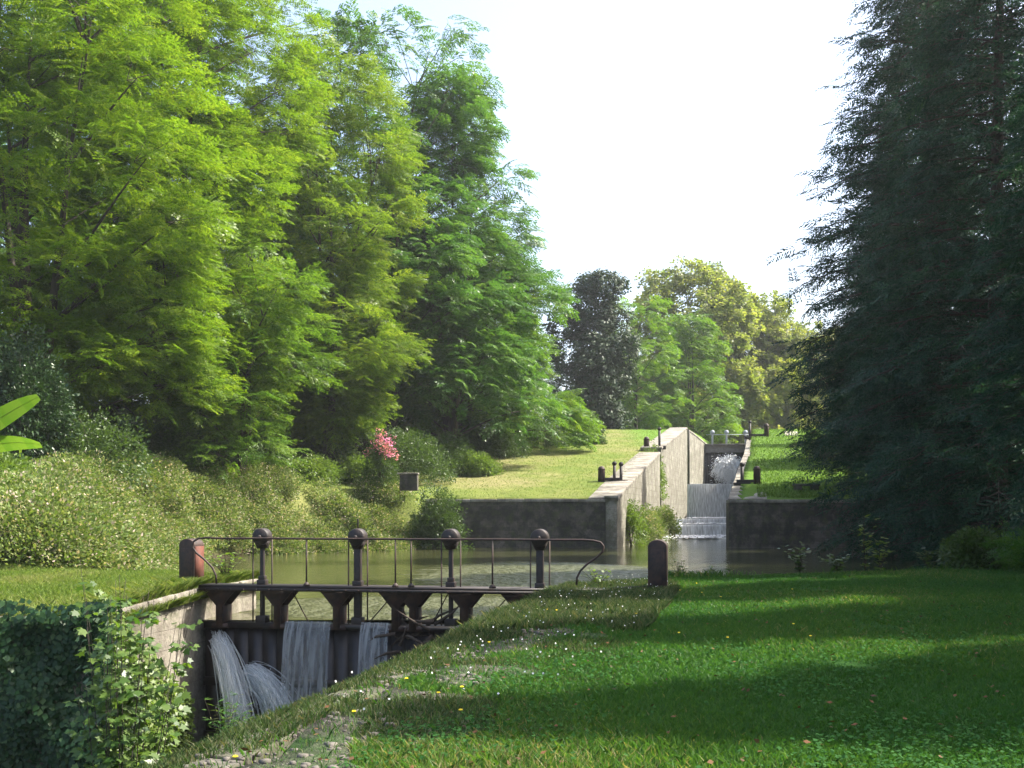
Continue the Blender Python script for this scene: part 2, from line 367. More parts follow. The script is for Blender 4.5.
UPPER = [(x, y) for y, x in LW] + [(x, y) for y, x in reversed(RW)]
LOWER = [(nl(24.8), 24.9), (nr(24), 24.9), (nr(-30), -30), (-90, -30), (-90, 20.6), (nl(20.4), 20.4)]
def sdist(poly, X, Y):
    """signed distance, negative inside"""
    d = np.full(X.shape, 1e9); inside = np.zeros(X.shape, bool); n = len(poly)
    for i in range(n):
        ax, ay = poly[i]; bx, by = poly[(i + 1) % n]
        ex, ey = bx - ax, by - ay
        t = np.clip(((X - ax) * ex + (Y - ay) * ey) / (ex * ex + ey * ey), 0, 1)
        d = np.minimum(d, np.hypot(X - ax - t * ex, Y - ay - t * ey))
        cond = (ay > Y) != (by > Y)
        with np.errstate(divide='ignore', invalid='ignore'):
            inside ^= cond & (X < ex * (Y - ay) / (ey if ey else 1e-12) + ax)
    return np.where(inside, -d, d)
def ground_z(X, Y):
    X = np.asarray(X, float); Y = np.asarray(Y, float)
    sb, su, sl = sdist(BASIN, X, Y), sdist(UPPER, X, Y), sdist(LOWER, X, Y)
    side_l = X < np.interp(Y, [0, 24, 74, 150, 300], [-4, -3, 11, 29, 60])
    far = prof(Y)
    # left of the basin: lawn at lock level, then a bank up to a wooded terrace
    terr = 1.9 + 1.75 * ss((Y - 36) / 18) + .12 * np.clip(sb - 5, 0, 16) * (.15 + .85 * ss((Y - 38) / 14))
    up = ss((Y - 30.5) / 6.0)
    zl_ = 0.0 * X - .05 - .24 * ss((25.5 - Y) / 5) + np.clip(-X - 7, 0, 30) * .008
    left = zl_ * (1 - up) + terr * up
    left = np.where(Y > 66, left * (1 - ss((Y - 66) / 9)) + np.maximum(far, far + .10 * np.clip(-X - 4, 0, 30)) * ss((Y - 66) / 9), left)
    right = .10 * ss((X - 2) / 6) + np.clip(X - 14, 0, 20) * .035 + .03 * np.sin(X * .7) * np.sin(Y * .5)
    right = right * (1 - ss((Y - 58) / 15)) + far * ss((Y - 58) / 15)
    z = np.where(side_l, left, right)
    # worn strip along the right coping
    z = np.where(~side_l & (Y < 24), z - .06 * np.exp(-np.clip(X - nr(Y), 0, 9) ** 2 / 1.5), z)
    wide = np.where(side_l, np.where(Y > 31, 4.2, .7), 1.6)
    nat = -1.5 + (z + 1.5) * ss((sb + .3) / wide)
    z = np.where(Y > 73.0, np.where(sb < .45, -1.6, z), np.where((Y < 27.6) & (sb > .45), z, nat))
    z = np.where((su < .45) & (Y > 73), np.where(Y < 133.5, -1.6, 3.5), z)
    z = np.where(sl < .45, -4.4, z)
    return z
def gz(x, y): return float(ground_z(np.array([x]), np.array([y]))[0])

def axis_coords(a, b, step, lo, hi):
    c = list(np.arange(a, b + 1e-6, step)); s = step; v = a
    left = []
    while v > lo: s *= 1.22; v -= s; left.append(v)
    s = step; v = c[-1]; right = []
    while v < hi: s *= 1.22; v += s; right.append(v)
    return np.array(left[::-1] + c + right)
gx = axis_coords(-32, 42, .4, -900, 900); gy = axis_coords(2, 156, .4, -300, 1400)
GX, GY = np.meshgrid(gx, gy); GZ = ground_z(GX, GY)
GZ = GZ + .02 * np.sin(GX * 2.1 + GY * .7) * np.sin(GY * 1.7)
nx, ny = len(gx), len(gy)
ii = (np.arange(ny - 1)[:, None] * nx + np.arange(nx - 1)[None, :]).ravel()
gidx = np.stack([ii, ii + 1, ii + nx + 1, ii + nx], 1).ravel()
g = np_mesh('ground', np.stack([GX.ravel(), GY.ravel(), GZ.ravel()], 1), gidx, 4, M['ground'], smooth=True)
sbv = sdist(BASIN, GX, GY)
lit = np.where((GX < np.interp(GY, [0, 40, 74, 105, 150, 200], [-30, -26, -12, -4, 2, 2])) & (GY > 36) & (sbv > 7), 1.0, 0.0)
lit = np.maximum(lit, np.where((GX > np.interp(GY, [0, 30, 74, 100, 150], [16, 16, 29, 30, 48])) & (GX < 90) & (GY > 20) & (GY < 160), .9, 0))
a = g.data.attributes.new('litter', 'FLOAT', 'POINT'); a.data.foreach_set('value', lit.ravel().astype(np.float32))
bv = np.clip(2.6 * np.exp(-np.clip(GX - nr(GY) - .6, 0, 50) ** 2 / 1.6), 0, 2) * ((GY < 25) & (GX > nr(GY) - 1.5))
a = g.data.attributes.new('bare', 'FLOAT', 'POINT'); a.data.foreach_set('value', bv.ravel().astype(np.float32))
tag(g, kind='structure')

# far hills
def ridge(name, Y, z0, amp, c, seed):
    r = np.random.default_rng(seed); xs = np.linspace(-900, 1100, 160)
    ph = r.uniform(0, 6, 6)
    h = z0 + amp * sum(np.sin(xs / (260 / (k + 1)) + ph[k]) / (k + 1.5) for k in range(6))
    rows = []
    for t, dy in ((0, 0), (.7, 60), (1, 130), (.6, 260), (0, 420)):
        rows.append(np.stack([xs, np.full_like(xs, Y + dy), -4 + (h + 4) * t], 1))
    V = np.concatenate(rows); n = len(xs)
    i = (np.arange(4)[:, None] * n + np.arange(n - 1)[None, :]).ravel()
    o = np_mesh(name, V, np.stack([i, i + 1, i + n + 1, i + n], 1).ravel(), 4, plain(name + '_wood', c, 1, .05), smooth=True)
    return tag(o, kind='structure')
ridge('hills', 650, 40, 9, (.05, .085, .05), 3)

# ------------------------------------------------------------------ water sheets
def sheet(name, x0, x1, y0, y1, z, mat, kind='structure', sub=1):
    mb = MB(); mb.quad((x0, y0, z), (x1, y0, z), (x1, y1, z), (x0, y1, z)); o = mb.build(name, mat)
    return tag(o, kind=kind)
sheet('basin_water', -30, 46, 24.75, 110.2, -.76, M['water'])
sheet('lower_basin_water', -90, 2.6, -30, 24.75, -3.75, M['water_low'])
def pool(name, ya, yb, z, mat):
    mb = MB(); mb.quad((xl(ya) - .4, ya, z), (xr(ya) + .4, ya, z), (xr(yb) + .4, yb, z), (xl(yb) - .4, yb, z))
    return tag(mb.build(name, mat), kind='structure')
pool('step_pool_water', 110.2, 118.2, .36, M['water_fast']); pool('middle_pool_water', 118.2, 133.2, .92, M['water_fast'])
pool('chamber_water', 133.2, 150.1, 5.05, M['water_fast']); pool('upper_canal_water', 150.3, 189, 10.2, M['water'])

# ------------------------------------------------------------------ walls
def wall(name, pts, thick, zb, mat, label, cat='wall', cop=.22, copw=None, over=.06, group=None, step=1.15, copmat=None):
    """pts = [(x, y, ztop)] along the visible face; thick = signed offset (left normal +) to the back of the wall"""
    root = empty(name, (pts[0][0], pts[0][1], zb)); tag(root, label, cat, group, 'thing')
    off = (pts[0][0], pts[0][1], zb)
    mb = MB(); cp = MB(); s = 0.0
    n = len(pts); norms = []
    for i in range(n):
        a = pts[max(i - 1, 0)]; b = pts[min(i + 1, n - 1)]
        d = Vector((b[0] - a[0], b[1] - a[1], 0)).normalized(); norms.append(Vector((-d.y, d.x, 0)))
    for i in range(n - 1):
        a, b = Vector(pts[i]), Vector(pts[i + 1]); na, nb = norms[i] * thick, norms[i + 1] * thick
        ln = (b - a).xy.length
        ta, tb = a.z - cop, b.z - cop
        f = [(a.x, a.y), (b.x, b.y), (b.x + nb.x, b.y + nb.y), (a.x + na.x, a.y + na.y)]
        mb.quad((*f[0], zb), (*f[1], zb), (*f[1], tb), (*f[0], ta), ((s, zb), (s + ln, zb), (s + ln, tb), (s, ta)))
        mb.quad((*f[3], ta), (*f[2], tb), (*f[2], zb), (*f[3], zb), ((s, ta), (s + ln, tb), (s + ln, zb), (s, zb)))
        mb.quad((*f[0], ta), (*f[1], tb), (*f[2], tb), (*f[3], ta), ((s, 0), (s + ln, 0), (s + ln, 1), (s, 1)))
        if i == 0: mb.quad((*f[3], zb), (*f[0], zb), (*f[0], ta), (*f[3], ta), ((0, zb), (abs(thick), zb), (abs(thick), ta), (0, ta)))
        if i == n - 2: mb.quad((*f[1], zb), (*f[2], zb), (*f[2], tb), (*f[1], tb), ((0, zb), (abs(thick), zb), (abs(thick), tb), (0, tb)))
        # coping stones
        k = max(1, int(round(ln / step)))
        for j in range(k):
            u0, u1 = j / k, (j + 1) / k; g_ = .012 / ln
            p0 = a.lerp(b, u0 + g_); p1 = a.lerp(b, u1 - g_); nn = norms[i].lerp(norms[i + 1], .5) * (1 if thick > 0 else -1)
            w = copw or abs(thick) + over; jz = random.uniform(-.012, .012); ov = over + random.uniform(-.015, .015)
            q = [p0 - nn * ov, p1 - nn * ov, p1 + nn * w, p0 + nn * w]
            if thick < 0: q = [q[1], q[0], q[3], q[2]]
            zz = [q[0].z, q[1].z, q[2].z, q[3].z]
            cp.hexa([(v.x, v.y, v.z - cop + .002) for v in q] + [(v.x, v.y, v.z + jz) for v in q])
        s += ln
    w_ = mb.build('masonry', mat, root, off=off)
    cp.build('coping', copmat or M['coping'], root, off=off, bevel=.02)
    return root
# near lock
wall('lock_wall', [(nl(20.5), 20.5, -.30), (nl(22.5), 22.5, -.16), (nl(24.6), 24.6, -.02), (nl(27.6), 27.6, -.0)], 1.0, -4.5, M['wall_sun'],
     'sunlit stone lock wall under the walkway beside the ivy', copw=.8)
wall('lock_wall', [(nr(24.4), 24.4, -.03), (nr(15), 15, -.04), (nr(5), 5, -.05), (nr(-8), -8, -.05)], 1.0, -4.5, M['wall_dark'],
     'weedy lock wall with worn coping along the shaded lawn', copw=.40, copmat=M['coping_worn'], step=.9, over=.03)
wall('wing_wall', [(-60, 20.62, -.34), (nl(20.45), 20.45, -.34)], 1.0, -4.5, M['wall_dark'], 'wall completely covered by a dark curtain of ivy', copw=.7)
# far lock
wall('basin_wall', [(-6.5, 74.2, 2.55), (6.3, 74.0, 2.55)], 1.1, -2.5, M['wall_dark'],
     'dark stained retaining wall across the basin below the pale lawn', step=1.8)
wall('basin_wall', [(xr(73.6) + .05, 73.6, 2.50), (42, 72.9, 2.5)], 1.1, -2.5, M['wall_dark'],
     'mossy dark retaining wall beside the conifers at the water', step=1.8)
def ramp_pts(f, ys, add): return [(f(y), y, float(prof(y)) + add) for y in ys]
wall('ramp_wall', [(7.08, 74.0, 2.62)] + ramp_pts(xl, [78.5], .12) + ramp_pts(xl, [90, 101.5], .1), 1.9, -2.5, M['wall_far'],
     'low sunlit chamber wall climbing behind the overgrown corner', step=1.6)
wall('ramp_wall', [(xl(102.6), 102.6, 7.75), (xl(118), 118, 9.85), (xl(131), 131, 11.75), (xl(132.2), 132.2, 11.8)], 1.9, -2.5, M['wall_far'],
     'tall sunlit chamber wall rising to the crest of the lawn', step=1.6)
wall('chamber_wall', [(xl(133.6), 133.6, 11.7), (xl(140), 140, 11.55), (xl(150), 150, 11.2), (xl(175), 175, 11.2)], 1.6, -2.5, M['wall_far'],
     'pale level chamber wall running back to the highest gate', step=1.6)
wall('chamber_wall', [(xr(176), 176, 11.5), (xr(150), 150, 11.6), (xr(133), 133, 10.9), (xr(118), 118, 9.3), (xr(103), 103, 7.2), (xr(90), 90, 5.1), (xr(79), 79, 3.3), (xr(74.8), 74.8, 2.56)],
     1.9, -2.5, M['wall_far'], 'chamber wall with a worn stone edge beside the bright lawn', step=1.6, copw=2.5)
# corner pilaster of dressed stone
mb = MB(); mb.box((6.68, 74.55, 0.1), (.74, 1.3, 5.3)); mb.box((6.68, 74.5, 2.66), (.9, 1.5, .2))
tag(mb.build('corner_pier', M['wall_far'], bevel=.03), 'pale dressed stone pier where the basin wall turns the corner', 'stone pier')
# ladder slot in the tall wall
root = empty('wall_ladder', (xl(133), 133, 0)); tag(root, 'dark iron ladder in the recess of the tall wall', 'ladder')
mb = MB(); rl = MB()
for dy in (-.25, .25): rl.tube([(xl(133) + .1, 133 + dy, 5.0), (xl(133) + .1, 133 + dy, 11.5)], .05, 6)
for k in range(20):
    mb = MB(); mb.tube([(xl(133) + .1, 132.75, 5.2 + k * .31), (xl(133) + .1, 133.25, 5.2 + k * .31)], .03, 5); mb.build('rung', M['iron'], root, off=root.location)
rl.build('side_rail', M['iron'], root, off=root.location)

# ------------------------------------------------------------------ near lock gate
GL = Vector((PX(205, 24.8), 24.8)); GR = Vector((PX(609, 23.2), 23.2))
gd = (GR - GL).normalized(); gn = Vector((-gd.y, gd.x))      # gn points upstream
def gp(px, back=0.0):
    k = (px - CX) / F; t = (k * GL.y - GL.x) / (gd.x - k * gd.y)
    p = GL + gd * t + gn * back; return p.x, p.y
gang = math.atan2(gd.y, gd.x)
ax3 = Vector((gd.x, gd.y, 0)); up3 = Vector((0, 0, 1)); gn3 = Vector((gn.x, gn.y, 0))
gate = empty('lock_gate', (GL.x, GL.y, 0)); tag(gate, 'dark iron lock gate with railed walkway and water pouring through', 'lock gate')
goff = (GL.x, GL.y, 0)
def gbox(mb, x0, x1, z0, z1, b0, b1):
    ps = [gp(x0, 0), gp(x1, 0)]; a = Vector((*ps[0], 0)); b = Vector((*ps[1], 0))
    q = [a + gn3 * b0, b + gn3 * b0, b + gn3 * b1, a + gn3 * b1]
    mb.hexa([(v.x, v.y, z0) for v in q] + [(v.x, v.y, z1) for v in q])
# walkway deck with edge angle
mb = MB(); gbox(mb, 205, 609, .0, .05, -.32, .32); gbox(mb, 205, 609, -.07, -.002, -.34, -.29); gbox(mb, 205, 609, -.07, -.002, .29, .34)
mb.build('walkway', M['iron'], gate, off=goff)
# gate body
mb = MB()
for k in range(26):
    a, b = 208 + k * 14.2, 208 + (k + 1) * 14.2 - .6
    gbox(mb, a, b, -4.4, -.86 + random.uniform(-.02, .02), -.10 + random.uniform(-.015, .01), .12)
gbox(mb, 207, 580, -.92, -.79, -.16, .18); gbox(mb, 207, 580, -2.2, -2.02, -.17, .02); gbox(mb, 207, 580, -3.4, -3.22, -.17, .02)
mb.build('gate_leaf', M['wetwood'], gate, off=goff)
# brackets
def bracket(px):
    mb = MB(); x, y = gp(px)
    out = [(-.37, 0), (.37, 0), (.30, -.07), (.11, -.30), (.075, -.34), (.075, -.82), (-.075, -.82), (-.075, -.34), (-.11, -.30), (-.30, -.07)]
    for b in (-.26, .2):
        o = Vector((x, y, -.07)) + gn3 * b
        mb.prism(out, o, ax3, up3, gn3 * .05)
    mb.prism([(-.09, -.34), (.09, -.34), (.09, -.82), (-.09, -.82)], Vector((x, y, -.07)) - gn3 * .20, ax3, up3, gn3 * .39)
    # feet buckled into the sill
    mb.prism([(-.16, -.74), (.16, -.74), (.2, -.84), (-.2, -.84)], Vector((x, y, -.07)) - gn3 * .24, ax3, up3, gn3 * .45)
    return mb.build('bracket', M['iron_worn'], gate, off=goff)
for px in (224, 281, 340, 398, 415.5, 467, 519.5, 570): bracket(px)
# sluice rack posts with round heads
def rack(px, thick, tip=False, rod=9.5):
    x, y = gp(px); c = Vector((x, y, 0))
    mb = MB(); w = .075 if thick else .045
    mb.box((x, y, .18), (w * 2, w * 2, 2.0), gang)
    mb.box((x, y, .10), (.2, .2, .12), gang); mb.box((x, y, .2), (.14, .15, .1), gang)
    mb.box((x, y, -.72), (.24, .24, .16), gang)
    if tip: mb.tube([(x, y, 1.3), (x, y, 1.52)], .02, 6)
    r = mb.build('rack_post', M['iron'], gate, off=goff, bevel=.008)
    hd = MB()
    zc = 1.12; pts = [c + up3 * zc - gn3 * .16, c + up3 * zc - gn3 * .13, c + up3 * zc + gn3 * .11, c + up3 * zc + gn3 * .14]
    hd.tube(pts, [.17, .19, .19, .155], 24)
    hd.prism([(-.17, -.08), (.17, -.08), (.085, -.26), (-.085, -.26)], c + up3 * zc - gn3 * .1, ax3, up3, gn3 * .2)
    hd.tube([c + up3 * zc - gn3 * .22, c + up3 * zc - gn3 * .15], .045, 10)
    hh = hd.build('gear_housing', M['iron'], r)
    hh.data.transform(__import__('mathutils').Matrix.Translation((-goff[0], -goff[1], -goff[2])))
    for s_ in (-rod, rod):
        rx, ry = gp(px + s_); t = MB()
        t.tube([(rx, ry, -.8), (rx, ry, 1.08)], .016, 6); t.build('guide_rod', M['iron_worn'], gate, off=goff)
rack(262.5, False); rack(358, True, True); rack(451, False); rack(540, True)
# hand rail with looped ends
def gpt(px, z, back=-.28): x, y = gp(px); return tuple(Vector((x, y, z)) + gn3 * back)
zr = 1.085
def yz(y): return PZ(y, 24.3)
lend = [(222, 583), (221.5, 575), (218, 567), (210, 559), (202, 552.5), (198.2, 547), (199, 541.5), (204, 538.2), (212, 537.4)]
rend = [(578, 584), (578.5, 577), (582, 570), (589, 563), (598, 557), (604, 551), (605, 546), (602, 542), (595, 540.3)]
pts = [gpt(x, PZ(y, 24.75)) for x, y in lend] + [gpt(x, zr + .002 * math.sin(x)) for x in range(225, 590, 20)] + [gpt(x, PZ(y, 23.3)) for x, y in reversed(rend)]
mb = MB(); mb.tube(pts, .023, 8); mb.build('handrail', M['iron_worn'], gate, off=goff)
for px in (311, 399, 414.5, 495):
    mb = MB(); mb.tube([gpt(px, .05), gpt(px, 1.085)], .018, 6); mb.tube([gpt(px, .05), gpt(px, .10), gpt(px, .14)], [.08, .06, .02], 8)
    mb.build('baluster', M['iron_worn'], gate, off=goff)
mb = MB()
for k in range(30):
    mb.tube([gpt(212 + k * 12.6, -.035, -.342), gpt(212 + k * 12.6, -.035, -.365)], .016, 6)
b_ = mb.build('bolt_heads', M['iron_worn'], [c for c in gate.children if c.name.startswith('walkway')][0], off=goff); b_['kind'] = 'stuff'
# braces
for a, za, b, zb in ((430, -.78, 446, -.1), (366, -.78, 392, -.12), (305, -.78, 290, -.15), (545, -.7, 530, -.12), (480, -.78, 505, -.2)):
    mb = MB(); mb.tube([gpt(a, za, .2), gpt(b, zb, .2)], .014, 5); mb.build('brace', M['iron_worn'], gate, off=goff)

# gate end posts on both banks
def round_post(name, x, y, z, w, d, h, rz, label, group, mats, side=False, beam=None):
    root = empty(name, (x, y, z), rz); tag(root, label, 'post', group)
    out = [(-w / 2, 0), (w / 2, 0), (w / 2, h * .86)] + [(w / 2 * math.cos(a), h * .86 + h * .14 * math.sin(a)) for a in np.linspace(.15, math.pi - .15, 9)] + [(-w / 2, h * .86)]
    mb = MB(); mb.prism(out, (0, -d / 2, 0), (1, 0, 0), (0, 0, 1), (0, d, 0)); b = mb.build('body', mats[0], root, bevel=.012)
    if side:
        sp = MB(); sp.prism([(-d / 2 + .03, .02), (d / 2 - .03, .02), (d / 2 - .03, h * .84), (-d / 2 + .03, h * .84)], (w / 2 + .003, 0, 0), (0, 1, 0), (0, 0, 1), (.018, 0, 0))
        sp.build('side_plate', mats[1], root)
    cp = MB(); cp.box((0, -d / 2 - .008, h * .45), (w * .7, .012, h * .7)); cp.build('front_plate', mats[0], root, bevel=.004)
    if beam:
        bm = MB(); bx, by, bz0, bz1 = beam; bm.tube([(0, 0, bz0), (bx, by, bz1)], .055, 6); bm.build('tie_bar', mats[0], root)
    return root
g_end = 'round topped end posts of the near gate'
round_post('gate_post', PX(191.5, 25.3), 25.3, -.02, .40, .40, 1.08, -.30, 'square gate post with rusty red side plate on the sunny bank', g_end, (M['iron_worn'], M['rust']), True)
bx_, by_ = gp(606)
rp = round_post('gate_post', PX(658, 23.6), 23.6, .02, .40, .45, 1.06, -.2, 'dark brown round topped post at the shady grass edge', g_end, (M['iron_worn'], M['rust']))
mb = MB(); mb.tube([(PX(652, 23.6), 23.6, .07), (bx_, by_, .04)], .03, 6); mb.build('tie_bar', M['iron'], rp)
rp.children[-1].matrix_parent_inverse = rp.matrix_basis.inverted() if False else rp.children[-1].matrix_parent_inverse
_c = rp.children[-1]; _c.data.transform(__import__('mathutils').Matrix.Rotation(.2, 4, 'Z') @ __import__('mathutils').Matrix.Translation(-rp.location))

# caught driftwood against the gate
mb = MB(); r_ = random.Random(5)
for k in range(46):
    px = r_.uniform(396, 446); x, y = gp(px); b = r_.uniform(-.5, .1); z0 = r_.uniform(-1.5, -.6)
    a = Vector((x, y, z0)) + gn3 * b; e = a + ax3 * r_.uniform(-.8, .8) + gn3 * r_.uniform(-.2, .2) + up3 * r_.uniform(-.7, .5)
    mid = a.lerp(e, .5) + Vector((r_.uniform(-.1, .1), 0, r_.uniform(-.1, .12)))
    mb.tube([a, mid, e], [r_.uniform(.02, .06), .03, .008], 5)
tag(mb.build('driftwood', M['driftwood']), 'tangled driftwood caught against the middle of the gate', 'driftwood')

# falling water at the near gate
def fall_sheet(name, ptsL, ptsR, zt, zb, out_v, mat, label, cat='waterfall', nseg=14, bulge=.35, parent=None, kind=None):
    V = []; uv = []; idx = []; nu = 16; a = Vector(ptsL); b = Vector(ptsR); o = Vector(out_v)
    ln = (b - a).length
    for j in range(nseg + 1):
        t = j / nseg; z = zt + (zb - zt) * t; f = bulge * (math.sqrt(t) if t > 0 else 0)
        for i in range(nu + 1):
            u = i / nu; p = a.lerp(b, u); w = .025 * math.sin(u * 41) + .02 * math.sin(u * 97 + t * 3)
            V.append((p.x + o.x * (f + w), p.y + o.y * (f + w), z))
    for j in range(nseg):
        for i in range(nu):
            k = j * (nu + 1) + i; q = (k, k + 1, k + nu + 2, k + nu + 1); idx += q
            for v in q:
                jj, ii_ = divmod(v, nu + 1); uv.append((ii_ / nu * ln, (zb - zt) * jj / nseg))
    ob = np_mesh(name, V, idx, 4, mat, parent, uv=uv, smooth=True)
    if label: tag(ob, label, cat, kind=kind)
    return ob
def gfall(x0, x1, label, b=.5):
    a = gp(x0, -.17); c = gp(x1, -.17)
    fall_sheet('waterfall', a, c, -.74, -3.8, -gn3, M['fall'], label, bulge=b)
# fall_sheet wants 2-D/3-D vectors
def V3(p): return (p[0], p[1], 0)
def gfall(x0, x1, label, b=.42):
    fall_sheet('waterfall', V3(gp(x0, -.18)), V3(gp(x1, -.18)), -.73, -3.8, tuple(-gn3), M['fall'], label, bulge=b)
gfall(289, 334, 'wide grey curtain of water between the second and third posts'); gfall(364, 392, 'narrow grey curtain of water next to the driftwood')
gfall(462, 470, 'thin trickle of water over the gate near the weeds', .3)
# sluice jets: many thin strands
def jet(p0, v0, n, spread, zend, label, drops=500, seed=1, rad=.014, stop=None):
    r = random.Random(seed); mb = MB(); p0 = Vector(p0); v0 = Vector(v0)
    for k in range(n):
        v = v0 + Vector((r.gauss(0, spread), r.gauss(0, spread), r.gauss(0, spread)))
        s = p0 + Vector((r.gauss(0, .07), r.gauss(0, .07), r.gauss(0, .09))); pts = []; t = r.uniform(0, .1)
        t1 = t + r.uniform(.15, .5)
        while t < t1 + .001:
            q = s + v * t + Vector((0, 0, -4.9 * t * t))
            if q.z < zend: break
            pts.append(q); t += .05
        if len(pts) > 2: mb.tube(pts, [rad * r.uniform(.4, 1.3)] * len(pts), 4)
    for k in range(drops):
        v = v0 + Vector((r.gauss(0, spread * 1.5), r.gauss(0, spread * 1.5), r.gauss(0, spread * 1.5)))
        t = r.uniform(.05, .85); q = p0 + v * t + Vector((0, 0, -4.9 * t * t))
        if q.z < zend: continue
        d = rad * r.uniform(.5, 1.6); mb.tube([q - Vector((0, 0, d)), q + Vector((0, 0, d))], d, 4)
    o = mb.build('water_jet', M['spray']); return tag(o, label, 'water jet')
x0, y0 = gp(221, -.2)
jet((x0, y0, -1.15), (1.35, -1.3, -1.3), 900, .26, -3.8, 'slanting white jet spraying out beside the stone wall', 2500, 2, .010)
x0, y0 = gp(250, -.2)
jet((x0, y0, -1.92), (1.9, -.7, .25), 900, .30, -3.8, 'arched white jet spurting from the sluice in the gate', 3000, 3, .010)

# ------------------------------------------------------------------ far lock: falls, gates and posts
fall_sheet('waterfall', (xl(110) - .3, 110.2, 0), (xr(110) + .3, 110.2, 0), .40, -.8, (0, -1, 0), M['fall_far'], 'low white cascade where the far lock enters the basin', bulge=.35)
fall_sheet('waterfall', (xl(118) - .3, 118.2, 0), (xr(118) + .3, 118.2, 0), .94, .34, (0, -1, 0), M['fall_far'], 'small foaming step above the low cascade', bulge=.3)
fall_sheet('waterfall', (xl(133) - .3, 133.2, 0), (xr(133) + .3, 133.2, 0), 5.08, .9, (0, -1, 0), M['fall_far'], 'tall even curtain of water filling the far chamber', bulge=.3)
def weir(y, z0, z1, label, mat):
    mb = MB(); mb.hexa([(xl(y) - .4, y + .02, z0), (xr(y) + .4, y + .02, z0), (xr(y) + .4, y + .7, z0), (xl(y) - .4, y + .7, z0),
                        (xl(y) - .4, y + .02, z1), (xr(y) + .4, y + .02, z1), (xr(y) + .4, y + .7, z1), (xl(y) - .4, y + .7, z1)])
    tag(mb.build('weir_sill', mat), label, 'weir')
weir(110.2, -2, .33, 'wet stone sill under the low cascade', M['wall_dark']); weir(118.2, -2, .89, 'wet stone sill under the small foaming step', M['wall_dark'])
weir(133.2, -2, 5.02, 'dark weir sill behind the tall water curtain', M['gatewood'])
# foam on the water
def foam(name, spots, label, seed, dens=240):
    r = np.random.default_rng(seed); V = []; F_ = []; k = 0
    for (x, y, z, rx, ry, n) in spots:
        for _ in range(n):
            a, d = r.uniform(0, 6.28), r.uniform(0, 1) ** .7
            cx, cy = x + rx * d * math.cos(a), y + ry * d * math.sin(a); s = r.uniform(.08, .34)
            m_ = 6
            for q in range(m_):
                t = q * 6.283 / m_; V.append((cx + s * 1.3 * math.cos(t) * r.uniform(.7, 1.2), cy + s * math.sin(t) * r.uniform(.7, 1.2), z + .012 + k * 1e-6 + abs(r.normal(0, .06))))
            F_ += list(range(k * m_, k * m_ + m_)); k += 1
    o = np_mesh(name, V, F_, 6, M['foam']); return tag(o, label, 'foam', kind='stuff')
foam('foam', [((xl(108) + xr(108)) / 2, 108.2, -.76, 4.6, 2.4, 2200), ((xl(108) + xr(108)) / 2 - 1.5, 103, -.76, 3.6, 4.5, 420), ((xl(116) + xr(116)) / 2, 116, .36, 3.4, 1.8, 700), ((xl(129) + xr(129)) / 2, 130, .92, 3.2, 3, 800),
              ((xl(146) + xr(146)) / 2 + 1, 146, 5.05, 2.4, 4, 400)], 'white foam floating below the cascades', 4)
# the highest gate
tg = empty('lock_gate', (xl(150), 150, 5)); tag(tg, 'old timber lock gate at the head of the chamber with a gushing valve', 'lock gate')
to = (xl(150), 150, 5)
X0, X1 = xl(150), xr(150)
mb = MB()
for k in range(14):
    a, b = X0 + (X1 - X0) * k / 14, X0 + (X1 - X0) * (k + 1) / 14 - .03
    mb.box(((a + b) / 2, 150.2, 7.2), (b - a, .3 + random.uniform(-.02, .02), 4.9))
mb.build('gate_leaf', M['gatewood'], tg, off=to)
mb = MB(); mb.box(((X0 + X1) / 2, 149.95, 10.3), (X1 - X0, .75, 1.05)); mb.box(((X0 + X1) / 2, 149.7, 10.86), (X1 - X0 + .1, 1.5, .08)); mb.build('head_beam', M['gatepale'], tg, off=to, bevel=.03)
for px in (711.5, 725.5, 744.5):
    x = PX(px, 150); mb = MB(); mb.box((x, 149.4, 11.6), (.24, .24, 1.7)); mb.tube([(x, 149.15, 12.5), (x, 149.65, 12.5)], .3, 14); mb.build('rack_post', M['greyrail'], tg, off=to)
mb = MB(); mb.tube([(X0, 149.1, 12.15), (X1, 149.1, 12.15)], .05, 6); mb.build('handrail', M['greyrail'], tg, off=to)
# gushing valve water: fan of strands and drops
def gush():
    r = random.Random(9); mb = MB(); c = Vector((PX(727.5, 149.6), 149.6, 8.3))
    for k in range(2600):
        a = r.uniform(-.15, math.pi + .15); sp = r.uniform(1.2, 5.0)
        v = Vector((math.cos(a) * sp * .72, -r.uniform(.3, 3.2), math.sin(a) * sp * .75)); s = c + Vector((r.gauss(0, .35), 0, r.gauss(0, .3)))
        t = r.uniform(0, .5); pts = []
        for q in range(4):
            p = s + v * t + Vector((0, 0, -4.9 * t * t))
            if p.z < 5.0: break
            pts.append(p); t += .05
        if len(pts) > 2: mb.tube(pts, r.uniform(.02, .055), 4)
    for k in range(5000):
        a = r.uniform(0, 6.28); d = abs(r.gauss(0, .55)); p = c + Vector((math.cos(a) * d * 1.9, -r.uniform(.2, 1.6), math.sin(a) * d * 1.3 - r.uniform(0, 2.6)))
        if p.z < 5: p.z = 5 + r.uniform(0, .5)
        s = r.uniform(.02, .07); mb.tube([p, p + Vector((0, 0, s))], s, 4)
    tag(mb.build('water_gush', M['foam']), 'white fan of water bursting from the highest gate', 'water jet')
gush()
